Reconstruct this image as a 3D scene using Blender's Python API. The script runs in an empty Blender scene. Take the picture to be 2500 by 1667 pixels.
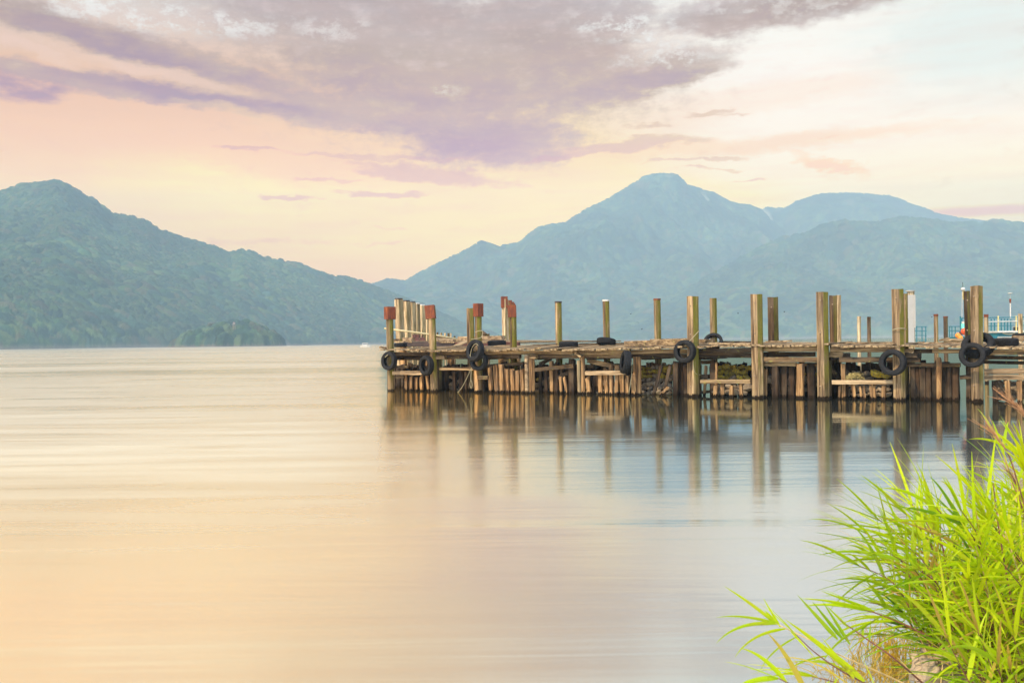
import bpy, bmesh, math, random
import numpy as np
from mathutils import Vector, Matrix, noise as mnoise
R = math.radians
random.seed(7); rng = np.random.default_rng(7)
SC = bpy.context.scene
COL = SC.collection
# ---------------------------------------------------------------- camera / photo geometry
F = 2430.0; ROLL = 0.0125; EYE = 1.62      # focal length in photo pixels, roll, eye height above the water
cr, sr = math.cos(ROLL), math.sin(ROLL)
def ray(px, py):
    cx, cy = (px-1250)/F, (833.5-py)/F
    return (cx*cr+cy*sr, 1.0, cy*cr-cx*sr)
def at(px, py, Y):
    """point of the place seen at photo pixel (px,py) that stands Y metres ahead"""
    r = ray(px, py); return Vector((r[0]*Y, Y, EYE+r[2]*Y))
def on_z(px, py, z=0.0):
    r = ray(px, py); k = (z-EYE)/r[2]; return Vector((r[0]*k, k, z))
cam = bpy.data.cameras.new('camera'); camo = bpy.data.objects.new('camera', cam); COL.objects.link(camo)
camo.matrix_world = Matrix(((cr, sr, 0, 0), (0, 0, -1, 0), (-sr, cr, 0, EYE), (0, 0, 0, 1)))
cam.sensor_width = 36; cam.lens = F/2500*36; cam.clip_end = 30000; cam.clip_start = .05
cam.dof.use_dof = True; cam.dof.focus_distance = 12.0; cam.dof.aperture_fstop = 9.5
SC.camera = camo
SC.view_settings.view_transform = 'Standard'; SC.view_settings.look = 'None'
SC.view_settings.exposure = 0; SC.view_settings.gamma = 1
SC.cycles.max_bounces = 8; SC.cycles.volume_bounces = 0; SC.cycles.transparent_max_bounces = 8
SC.cycles.diffuse_bounces = 3; SC.cycles.glossy_bounces = 4
def lin(r, g, b):
    f = lambda c: (c/255/12.92) if c/255 <= .04045 else ((c/255+.055)/1.055)**2.4
    return (f(r), f(g), f(b), 1.0)
# ---------------------------------------------------------------- node helper
class NT:
    def __init__(s, tree): s.t = tree; s.n = tree.nodes; s.l = tree.links
    def new(s, typ, **kw):
        n = s.n.new(typ)
        for k, v in kw.items(): setattr(n, k, v)
        return n
    def put(s, sock, v):
        if isinstance(v, bpy.types.NodeSocket): s.l.new(v, sock)
        elif v is not None: sock.default_value = v
    def math(s, op, a, b=None, c=None, clamp=False):
        n = s.new('ShaderNodeMath', operation=op, use_clamp=clamp)
        for i, v in enumerate((a, b, c)):
            if v is not None: s.put(n.inputs[i], v)
        return n.outputs[0]
    def vmath(s, op, a, b=None):
        n = s.new('ShaderNodeVectorMath', operation=op)
        s.put(n.inputs[0], a)
        if b is not None: s.put(n.inputs[1], b)
        return n
    def mapr(s, v, a, b, c=0.0, d=1.0, smooth=True):
        n = s.new('ShaderNodeMapRange', interpolation_type='SMOOTHSTEP' if smooth else 'LINEAR')
        s.put(n.inputs[0], v)
        for i, x in zip((1, 2, 3, 4), (a, b, c, d)): s.put(n.inputs[i], x)
        return n.outputs[0]
    def mix(s, f, a, b, mode='MIX'):
        n = s.new('ShaderNodeMix', data_type='RGBA', blend_type=mode)
        s.put(n.inputs[0], f); s.put(n.inputs[6], a); s.put(n.inputs[7], b); return n.outputs[2]
    def noise(s, vec, scale, detail=4, rough=.55, dist=0.0, col=False):
        n = s.new('ShaderNodeTexNoise')
        s.put(n.inputs['Vector'], vec); n.inputs['Scale'].default_value = scale
        n.inputs['Detail'].default_value = detail; n.inputs['Roughness'].default_value = rough
        n.inputs['Distortion'].default_value = dist
        return n.outputs['Color' if col else 'Fac']
    def mapping(s, vec, loc=(0, 0, 0), rot=(0, 0, 0), scale=(1, 1, 1), typ='POINT'):
        n = s.new('ShaderNodeMapping', vector_type=typ)
        s.put(n.inputs[0], vec); n.inputs[1].default_value = loc; n.inputs[2].default_value = rot; n.inputs[3].default_value = scale
        return n.outputs[0]
    def ramp(s, v, stops):
        n = s.new('ShaderNodeValToRGB'); s.put(n.inputs[0], v); e = n.color_ramp.elements
        while len(e) < len(stops): e.new(.5)
        for i, (p, c) in enumerate(stops):
            e[i].position = p; e[i].color = c if len(c) == 4 else (*c, 1)
        return n.outputs[0]
# ---------------------------------------------------------------- sun and sky
SUN_DIR = Vector((0.47, 0.46, -0.75)).normalized()       # the way the light travels
SUN_EL = math.asin(-SUN_DIR.z); SUN_AZ = math.atan2(-SUN_DIR.x, -SUN_DIR.y)
sun = bpy.data.lights.new('sun', 'SUN'); suno = bpy.data.objects.new('sun', sun); COL.objects.link(suno)
suno.rotation_euler = SUN_DIR.to_track_quat('-Z', 'Y').to_euler()
sun.energy = 5.0; sun.angle = R(.6); sun.color = (1, .86, .64)
W = bpy.data.worlds.new('World'); SC.world = W; W.use_nodes = True; W.cycles.sampling_method = 'MANUAL'; W.cycles.sample_map_resolution = 256
w = NT(W.node_tree); w.n.clear()
tc = w.new('ShaderNodeTexCoord').outputs['Generated']
sep = w.new('ShaderNodeSeparateXYZ'); w.l.new(tc, sep.inputs[0])
az = w.math('ARCTAN2', sep.outputs[0], sep.outputs[1])
hyp = w.math('SQRT', w.math('ADD', w.math('MULTIPLY', sep.outputs[0], sep.outputs[0]), w.math('MULTIPLY', sep.outputs[1], sep.outputs[1])))
el0 = w.math('ARCTAN2', sep.outputs[2], hyp)
el = w.math('MAXIMUM', el0, 0.0)
comb = w.new('ShaderNodeCombineXYZ'); w.l.new(az, comb.inputs[0]); w.l.new(el, comb.inputs[1])
P0 = comb.outputs[0]
def ae(px, py):
    x, y, z = ray(px, py); return (math.atan2(x, y), math.atan2(z, math.hypot(x, y)), 0)
# warp
nst = w.mapping(P0, scale=(1, 2.6, 1), rot=(0, 0, R(-4)))
wc = w.noise(nst, 9, 4, .6, col=True)
wv = w.vmath('SUBTRACT', wc, (.5, .5, .5)).outputs[0]
wv = w.vmath('MULTIPLY', wv, (.13, .026, 0)).outputs[0]
Pw = w.vmath('ADD', P0, wv).outputs[0]
wc2 = w.noise(nst, 40, 5, .65, col=True)
wv2 = w.vmath('MULTIPLY', w.vmath('SUBTRACT', wc2, (.5, .5, .5)).outputs[0], (.045, .014, 0)).outputs[0]
Pw = w.vmath('ADD', Pw, wv2).outputs[0]
def blob(px, py, rx, ry, ang=0, wt=1.0, P=None):
    v = w.mapping(P if P is not None else Pw, loc=ae(px, py), rot=(0, 0, R(-ang)), scale=(rx/F, ry/F, 1), typ='TEXTURE')
    d = w.vmath('LENGTH', v).outputs[1]
    return w.mapr(d, 1.35, .35, 0, wt)
def union(lst, op='MAXIMUM'):
    o = lst[0]
    for x in lst[1:]: o = w.math(op, o, x)
    return o
rl = w.ramp(w.math('MULTIPLY', el, 2.5), [(0, lin(241, 214, 200)), (.12, lin(240, 216, 205)), (.24, lin(249, 236, 213)), (.36, lin(251, 234, 185)), (.48, lin(250, 220, 188)), (.62, lin(236, 203, 186)), (.76, lin(226, 216, 216)), (.88, lin(226, 232, 238))])
rm = w.ramp(w.math('MULTIPLY', el, 2.5), [(0, lin(242, 222, 205)), (.12, lin(247, 230, 205)), (.24, lin(252, 243, 218)), (.36, lin(252, 240, 196)), (.48, lin(250, 228, 198)), (.62, lin(247, 232, 222)), (.76, lin(247, 243, 243)), (.88, lin(236, 240, 246))])
rr = w.ramp(w.math('MULTIPLY', el, 2.5), [(0, lin(235, 233, 225)), (.20, lin(238, 236, 226)), (.33, lin(248, 244, 230)), (.48, lin(252, 247, 243)), (.62, lin(253, 252, 252)), (.76, lin(249, 251, 251)), (.88, lin(227, 241, 246))])
fa = w.mapr(az, -.30, .0); fb = w.mapr(az, .02, .26)
base = w.mix(fb, w.mix(fa, rl, rm), rr)
base = w.mix(blob(610, 455, 360, 80, 0, .9), base, lin(255, 246, 128))
base = w.mix(blob(1480, 500, 420, 60, 0, .45), base, lin(254, 243, 190))
base = w.mix(blob(700, 400, 260, 40, 5, .5), base, lin(254, 216, 170))
base = w.mix(blob(2450, 60, 300, 160, 0, .7), base, lin(222, 238, 243))
# pale peach veils on the right
base = w.mix(blob(1900, 345, 420, 20, -1, .45), base, lin(249, 214, 192))
base = w.mix(blob(2010, 400, 110, 14, 18, .6), base, lin(249, 210, 188))
base = w.mix(blob(1850, 240, 350, 45, -6, .35), base, lin(252, 226, 212))
# cloud masses
fb_hi = w.noise(w.mapping(P0, scale=(1, 2.2, 1), rot=(0, 0, R(-8))), 26, 8, .62)
fb_lo = w.noise(w.mapping(P0, scale=(1, 2.8, 1), rot=(0, 0, R(-4))), 7, 6, .55)
fb_pf = w.noise(w.mapping(P0, scale=(1, 1.5, 1), rot=(0, 0, R(-12))), 60, 6, .7)
main = union([blob(1130, 160, 580, 190), blob(1200, 345, 250, 80, 0), blob(1520, 205, 330, 60, -14), blob(800, 270, 460, 48, 7),
              blob(330, 222, 520, 26, 5), blob(360, 125, 520, 44, 11), blob(900, 50, 480, 110), blob(1350, 60, 300, 90),
              blob(1900, 20, 420, 48, -3), blob(500, 20, 200, 30, 0, .5)])
t = w.math('ADD', main, w.math('MULTIPLY', w.math('SUBTRACT', fb_hi, .5), 1.15))
t = w.math('ADD', t, w.math('MULTIPLY', w.math('SUBTRACT', fb_pf, .5), .85))
mcov = w.mapr(t, .05, 1.0)
ccol = w.ramp(w.math('MULTIPLY', el, 2.5), [(.40, lin(216, 200, 166)), (.50, lin(207, 193, 172)), (.66, lin(196, 182, 182)), (.86, lin(184, 180, 194))])
ccol = w.mix(w.mapr(fb_lo, .35, .65, 0, .55), ccol, lin(180, 164, 168))
ccol = w.mix(w.mapr(fb_hi, .48, .75, 0, .5), ccol, lin(226, 214, 220))
skyc = w.mix(w.math('MULTIPLY', mcov, .94), base, ccol)
# darker cores and bright gaps
skyc = w.mix(w.math('MULTIPLY', union([blob(250, 105, 380, 30, 12, .8), blob(480, 232, 300, 20, 5, .75), blob(30, 215, 120, 28, 0, .8), blob(1150, 330, 190, 60, 0, .35), blob(1600, 195, 180, 26, -10, .6), blob(1950, 18, 260, 26, -3, .7)]), w.mapr(fb_hi, .3, .6, .35, 1)), skyc, lin(174, 161, 163))
puff = w.mapr(w.math('ADD', fb_pf, w.math('MULTIPLY', fb_hi, .6)), .72, .95)
skyc = w.mix(w.math('MULTIPLY', union([blob(330, 30, 330, 40, 4, .95), blob(1560, 85, 160, 50, 12, .95), blob(1620, 140, 160, 26, 0, .8), blob(780, 70, 150, 40, 0, .5), blob(1060, 215, 60, 12, 0, .5), blob(1850, 10, 160, 20, 0, .5), blob(2010, 20, 130, 20, 0, .5)]), puff), skyc, lin(240, 243, 247))
skyc = w.mix(union([blob(420, 190, 230, 22, 8, .75), blob(100, 130, 160, 14, 14, .6), blob(560, 275, 110, 12, 8, .5)]), skyc, lin(240, 216, 210))
# streaks
st = union([blob(1030, 425, 250, 20, 8), blob(920, 385, 260, 10, 3, .8), blob(940, 470, 120, 8, 1, .9), blob(720, 478, 80, 7, 0, .9), blob(590, 363, 80, 8, 0, .9), blob(1560, 352, 220, 16, -2, .95), blob(1380, 380, 150, 12, -8, .9), blob(1700, 385, 150, 6, 0, .8), blob(1740, 272, 80, 11, 0, .95), blob(1820, 278, 60, 5, 0, .7), blob(1570, 308, 70, 10, 0, .95), blob(1715, 410, 45, 5, 0, .8), blob(1785, 437, 36, 4, 0, .8), blob(680, 590, 240, 14, 1, .45), blob(960, 592, 80, 5, 0, .45), blob(800, 432, 110, 6, 3, .7), blob(2060, 333, 50, 4, 0, .5), blob(960, 553, 60, 4, 0, .4)])
st = w.mapr(w.math('ADD', st, w.math('MULTIPLY', w.math('SUBTRACT', fb_hi, .5), 1.1)), .15, 1.0)
skyc = w.mix(w.math('MULTIPLY', st, .52), skyc, w.mix(w.mapr(el, .1, .24), lin(226, 192, 158), lin(206, 180, 168)))
skyc = w.mix(blob(2430, 514, 230, 13, 1, .65, P=w.vmath('ADD', P0, w.vmath('MULTIPLY', wv2, (.5, .3, 0)).outputs[0]).outputs[0]), skyc, lin(228, 196, 140))
skyc = w.mix(w.math('MULTIPLY', w.mapr(el, .10, .0), .25), skyc, lin(242, 205, 190))
# a fine grain of cirrus
skyc = w.mix(w.mapr(w.noise(w.mapping(P0, scale=(1, 7, 1), rot=(0, 0, R(-3))), 10, 6, .6), .35, .7, 0, .16), skyc, lin(232, 206, 206))
# what the haze between here and the sky takes away is added back (the true sky beyond is warmer and brighter)
HAZE_C = (.46, .675, .87)
EXTRA = w.mapr(el, .0, .34, 1.0, 0.0, smooth=False)
tt = w.math('POWER', 2.71828, w.math('MULTIPLY', w.math('DIVIDE', -0.215, w.math('MAXIMUM', el0, .15)), 1.0))  # transmittance of the air box
inv = w.math('DIVIDE', 1.0, tt)
hz = w.vmath('SCALE', HAZE_C); w.put(hz.inputs[3], w.math('SUBTRACT', 1.0, tt))
skyc = w.vmath('MULTIPLY', skyc, (.99, .985, .95)).outputs[0]
comp = w.vmath('SUBTRACT', skyc, hz.outputs[0]).outputs[0]
sc_ = w.vmath('SCALE', comp); w.put(sc_.inputs[3], inv)
comp = w.vmath('MAXIMUM', sc_.outputs[0], (.01, .01, .01)).outputs[0]
front = w.math('MULTIPLY', w.mapr(sep.outputs[1], .2, .6), w.mapr(el0, .75, .40))
nish = w.new('ShaderNodeTexSky', sky_type='NISHITA', sun_disc=False)
nish.sun_elevation = SUN_EL; nish.sun_rotation = SUN_AZ
nz = w.vmath('SCALE', nish.outputs[0]); nz.inputs[3].default_value = .10
behind = w.mix(w.mapr(sep.outputs[1], .25, -.45), (.72, .80, .92, 1), (1.75, 2.25, 3.1, 1))  # unseen sky behind the camera, brightened as added fill for haze and scene
back = w.mix(.78, nz.outputs[0], behind)
final = w.mix(front, back, comp)
bg = w.new('ShaderNodeBackground'); w.l.new(final, bg.inputs[0]); bg.inputs[1].default_value = 1.0
wo = w.new('ShaderNodeOutputWorld'); w.l.new(bg.outputs[0], wo.inputs[0])
# ---------------------------------------------------------------- object helpers
def tag(o, label=None, cat=None, group=None, kind=None):
    if label: o['label'] = label
    if cat: o['category'] = cat
    if group: o['group'] = group
    if kind: o['kind'] = kind
    return o
def link_mesh(name, me, mat=None, parent=None, smooth=False):
    o = bpy.data.objects.new(name, me); COL.objects.link(o)
    if mat: me.materials.append(mat)
    if parent is not None: o.parent = parent
    if smooth and len(me.polygons): me.polygons.foreach_set('use_smooth', [True]*len(me.polygons))
    return o
def empty(name, loc=(0, 0, 0), rz=0.0):
    o = bpy.data.objects.new(name, None); COL.objects.link(o); o.location = loc; o.rotation_euler = (0, 0, rz)
    o.empty_display_size = .2; return o
def newmat(name):
    m = bpy.data.materials.new(name); m.use_nodes = True; n = NT(m.node_tree)
    return m, n, n.n['Principled BSDF']
def grid_mesh(name, V, nu, nv, cols=None):
    me = bpy.data.meshes.new(name)
    idx = np.arange(nu*nv).reshape(nu, nv)
    q = np.stack([idx[:-1, :-1], idx[1:, :-1], idx[1:, 1:], idx[:-1, 1:]], -1).reshape(-1, 4)
    me.vertices.add(nu*nv); me.vertices.foreach_set('co', V.astype(np.float32).ravel())
    me.loops.add(q.size); me.loops.foreach_set('vertex_index', q.astype(np.int32).ravel())
    me.polygons.add(len(q)); me.polygons.foreach_set('loop_start', np.arange(0, q.size, 4, dtype=np.int32))
    me.polygons.foreach_set('loop_total', np.full(len(q), 4, dtype=np.int32))
    me.update(calc_edges=True)
    if cols is not None:
        a = me.color_attributes.new('tint', 'FLOAT_COLOR', 'POINT')
        a.data.foreach_set('color', cols.astype(np.float32).ravel())
    return me
# ---------------------------------------------------------------- numpy noise
def h2(i, j, s=0):
    n = (i.astype(np.int64)*374761393 + j.astype(np.int64)*668265263 + s*1442695041) & 0x7fffffff
    n = ((n ^ (n >> 13))*1274126177) & 0x7fffffff
    n = ((n ^ (n >> 16))*1103515245 + 12345) & 0x7fffffff
    return (n & 0xffffff)/float(0xffffff)
def vnoise(x, y, s=0):
    i = np.floor(x); j = np.floor(y); fx = x-i; fy = y-j; fx = fx*fx*(3-2*fx); fy = fy*fy*(3-2*fy)
    a = h2(i, j, s); b = h2(i+1, j, s); c = h2(i, j+1, s); d = h2(i+1, j+1, s)
    return (a*(1-fx)+b*fx)*(1-fy)+(c*(1-fx)+d*fx)*fy
def fbm(x, y, s=0, o=5):
    r = 0; a = .5
    for k in range(o): r = r + a*vnoise(x*2**k, y*2**k, s+k); a *= .5
    return r
def crowns(X, Y, cell, s=0):
    """domes of tree crowns: height 0..1 and a random id per crown"""
    gx = X/cell; gy = Y/cell; i0 = np.floor(gx); j0 = np.floor(gy)
    best = np.zeros_like(X)-1; idv = np.zeros_like(X); id2 = np.zeros_like(X)
    for di in (-1, 0, 1):
        for dj in (-1, 0, 1):
            i = i0+di; j = j0+dj
            cx = i+h2(i, j, s+1)*.9; cy = j+h2(i, j, s+2)*.9; rr = .55+.5*h2(i, j, s+3); hh = .45+.65*h2(i, j, s+4)
            d = np.hypot(gx-cx, gy-cy)/rr
            v = hh*np.sqrt(np.clip(1-d*d, 0, 1))
            m = v > best; best = np.where(m, v, best); idv = np.where(m, h2(i, j, s+5), idv); id2 = np.where(m, h2(i, j, s+6), id2)
    return np.clip(best, 0, 2), idv, id2
# ---------------------------------------------------------------- forest material
def forest_mat(name):
    m, n, b = newmat(name)
    a = n.new('ShaderNodeVertexColor', layer_name='tint').outputs[0]
    tcn = n.new('ShaderNodeTexCoord').outputs['Object']
    f = n.noise(tcn, .32, 7, .75)
    c = n.mix(1.0, a, n.ramp(f, [(.3, (.62, .62, .62)), (.7, (1.35, 1.35, 1.35))]), 'MULTIPLY')
    n.l.new(c, b.inputs['Base Color']); b.inputs['Roughness'].default_value = .95; b.inputs['Specular IOR Level'].default_value = .1
    return m
FM = forest_mat('forest canopy')
PAL = np.array([(.022, .050, .022), (.035, .075, .028), (.055, .095, .030), (.085, .115, .035), (.040, .080, .045), (.095, .090, .040), (.070, .100, .040), (.030, .060, .035)])
def mountain(name, sil, shore, ridge, u0, u1, du, dv, cell, tree_h, seed, spur=.16, prof=.92, scar=None, tone=1.0, pw=None):
    us = np.arange(u0, u1+du, du)
    sx = np.array([ray(x, y)[0] for x, y in sil]); sz = np.array([ray(x, y)[2] for x, y in sil])
    cxs = np.array([ray(u, 833.5)[0] for u in us])
    elr = np.interp(cxs, sx, sz)
    Sd = np.interp(us, *zip(*shore)); Rd = np.interp(us, *zip(*ridge))
    n1 = int((Rd-Sd).max()/dv); back = 14
    tv = np.concatenate([np.linspace(0, 1, n1)**.85, 1+np.linspace(.01, .35, back)])
    nu, nv = len(us), len(tv)
    T, Ci = np.meshgrid(tv, np.arange(nu)); Ci = Ci.astype(int)
    Sm, Rm, El, Cx = Sd[Ci], Rd[Ci], elr[Ci], cxs[Ci]
    Y = Sm+(Rm-Sm)*T; X = Cx*Y
    Hr = np.maximum(El*Rm+EYE-tree_h*.7, 0)
    Tc = np.clip(T, 0, 1)
    lat = X/(Rm.mean()*.07)
    sp = fbm(lat+T*.7+7, T*1.6+3, seed, 5)-.5
    sp2 = np.abs(fbm(X/170+T*1.1, Y/420, seed+9, 5)-.5)*2
    H = Hr*(Tc**(prof if pw is None else pw))*(1+(sp*1.3*spur*2-sp2*spur*.9)*np.sin(np.pi*Tc)**.8)
    H = np.where(T > 1, Hr*(1-(T-1)*1.6), H)
    H = H-1.0+np.clip(T*60, 0, 1)*1.5
    # keep the slope from poking above its own ridge line
    H = np.minimum(H, (El*Y+EYE-tree_h*.7)+0*H) if False else H
    c1, id1, id2 = crowns(X, Y, cell, seed)
    cb, ib1, ib2 = crowns(X+9, Y-4, cell*1.7, seed+70); cs, is1, is2 = crowns(X-9, Y+4, cell*.62, seed+71)
    msk = fbm(X/70, Y/70, seed+72, 4); c1 = np.where(msk > .50, cb*1.25, np.where(msk < .40, cs*.75, c1)); id1 = np.where(msk > .50, ib1, np.where(msk < .40, is1, id1)); id2 = np.where(msk > .50, ib2, np.where(msk < .40, is2, id2))
    c2, _, _ = crowns(X+31, Y+17, cell*.36, seed+50)
    wob = fbm(X/(cell*3), Y/(cell*3), seed+20, 3)
    sc = np.zeros_like(X)
    if scar:
        for (px, py, wx, wy, sl) in scar:
            r = ray(px, py); ez = (H-EYE)/Y
            dx = (Cx-r[0])*F-(-(ez-r[2])*F)*sl; dy = (ez-r[2])*F
            sc = np.maximum(sc, np.exp(-((dx/wx)**2+(dy/wy)**2)*1.5)*(.5+fbm(X/25, Y/25, 4, 4)))
    sc = np.clip((sc-.35)*4, 0, 1)
    tr = tree_h*(.35+.9*c1+.22*c2+.5*(wob-.5))*(1-sc)
    edge = np.clip(T*32, 0, 1)**.6
    Z = H+tr*edge
    X2 = X+(fbm(X/3, Z/3, 88, 2)-.5)*cell*.5
    Y = Y+(fbm(X/3.5, Z/2.5, 98, 3)-.5)*7*np.clip(1-T*6, 0, 1)*np.clip(T*90, 0, 1)
    V = np.stack([X2, Y, Z], -1).reshape(-1, 3)
    pi = (id1*len(PAL)).astype(int) % len(PAL)
    C = PAL[pi]*(.75+.55*id2)[..., None]*tone
    patch = fbm(X/90, Y/90, seed+33, 4)[..., None]
    C = C*(.30+1.4*patch)
    C = C*(1-.0*c1[..., None])
    C = C*(1-sc[..., None])+np.array((.30, .27, .17))*sc[..., None]
    shoreband = ((Z < 1.3) & (T < .02)).astype(float)[..., None]*.8
    C = C*(1-shoreband)+np.array((.30, .22, .17))*shoreband
    C = np.concatenate([C, np.ones(C.shape[:2]+(1,))], -1).reshape(-1, 4)
    me = grid_mesh(name, V, nu, nv, C)
    return tag(link_mesh(name, me, FM, smooth=True), kind='structure')
silL = [(-300, 520), (-120, 500), (0, 468), (34, 456), (80, 449), (136, 443), (162, 451), (187, 466), (230, 487), (276, 523), (315, 527), (361, 540), (391, 561), (442, 579), (510, 598), (565, 618), (591, 611), (625, 620), (646, 632), (723, 644), (787, 666), (808, 676), (842, 674), (876, 685), (920, 700), (980, 722), (1050, 752), (1130, 790), (1230, 826)]
silC = [(700, 800), (800, 735), (860, 708), (906, 695), (935, 685), (961, 681), (988, 686), (1063, 645), (1127, 617), (1175, 590), (1222, 603), (1265, 595), (1318, 561), (1382, 542), (1424, 516), (1488, 484), (1531, 457), (1573, 432), (1616, 424), (1653, 427), (1680, 452), (1743, 473), (1786, 494), (1829, 502), (1858, 512), (1885, 540), (1960, 600), (2100, 650), (2300, 700)]
silF = [(1700, 600), (1800, 530), (1850, 512), (1871, 508), (1914, 510), (1945, 492), (1998, 475), (2073, 471), (2169, 478), (2232, 500), (2286, 521), (2340, 532), (2400, 539), (2500, 548), (2750, 560)]
silR = [(1380, 815), (1480, 792), (1560, 760), (1640, 722), (1701, 691), (1786, 643), (1850, 606), (1913, 579), (1956, 574), (2020, 547), (2062, 538), (2137, 542), (2200, 529), (2264, 534), (2339, 544), (2424, 540), (2500, 544), (2800, 560)]
mountain('mountain', silL, [(-300, 930), (0, 960), (500, 1260), (900, 1650), (1240, 1900)], [(-300, 1800), (100, 1850), (600, 1850), (900, 2000), (1240, 2150)], -260, 1230, 2.5, 2.6, 7.5, 6.5, 3, tone=.95)
mountain('mountain', silC, [(700, 2300), (1250, 2350), (2300, 2500)], [(700, 2900), (1200, 3100), (1616, 3500), (2300, 3600)], 710, 2290, 2.6, 3.6, 12, 6.5, 41, scar=[(1722, 485, 4, 16, .9)], spur=.32)
mountain('mountain', silF, [(1700, 2700), (2700, 2700)], [(1700, 3700), (2700, 3900)], 1710, 2740, 3.2, 6, 13, 6.5, 77, scar=[(1872, 527, 12, 26, .55)])
mountain('mountain', silR, [(1380, 2150), (2000, 2050), (2800, 1900)], [(1380, 2350), (1900, 2650), (2800, 2700)], 1390, 2790, 2.6, 3.0, 12, 7.5, 55, spur=.3)
# wooded spit in front of the left mountain
def spit():
    cx0, cx1 = at(395, 840, 1000).x, at(690, 840, 1000).x
    xs = np.arange(cx0-6, cx1+6, .8); ys = np.arange(940, 1130, .9); X, Y = np.meshgrid(xs, ys, indexing='ij')
    px = [395, 430, 470, 510, 545, 590, 620, 645, 665, 690]; hp = [0, 5, 11, 15, 18, 17, 13, 8, 3, -2]
    top = np.interp(X, [at(p, 840, 1000).x for p in px], hp)
    yc = 1035.; half = np.interp(X, [cx0, (cx0+cx1)/2, cx1-14, cx1], [30, 62, 30, 2])+(fbm(X/18, X*0+3, 12, 4)-.5)*22
    r = np.abs(Y-yc)/np.maximum(half, 1); H = top*np.clip(1-r**2, -.4, 1)**1.0
    H = np.where(r < 1, top*(1-np.clip(r, 0, 1)**2)**.8, -1.5)
    land = np.clip((1-r)*half/5, 0, 1)**.5*np.clip((cx1-X)/6, 0, 1)*np.clip((X-cx0)/6, 0, 1)
    c1, id1, id2 = crowns(X, Y, 8.5, 91); c2, i3, _ = crowns(X+5, Y+9, 3.2, 92)
    Z = (H+1.5)*land-1.5+(2.0+7.5*c1+1.6*c2)*land
    X2 = X+(fbm(Z/2.5, Y/3+X/9, 88, 3)-.5)*3.0; Y2 = Y+(fbm(X/3, Z/2.2, 89, 3)-.5)*6.0*land
    pi = (id1*len(PAL)).astype(int) % len(PAL)
    C = PAL[pi]*(.6+.5*id2)[..., None]*(.7+.6*i3)[..., None]
    C = np.where((Z < .9)[..., None], np.array((.22, .15, .11)), C); C = np.concatenate([C, np.ones(C.shape[:2]+(1,))], -1)
    me = grid_mesh('wooded_spit', np.stack([X2, Y2, Z], -1).reshape(-1, 3), len(xs), len(ys), C.reshape(-1, 4))
    return tag(link_mesh('wooded_spit', me, FM, smooth=True), kind='structure')
spit()
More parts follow.
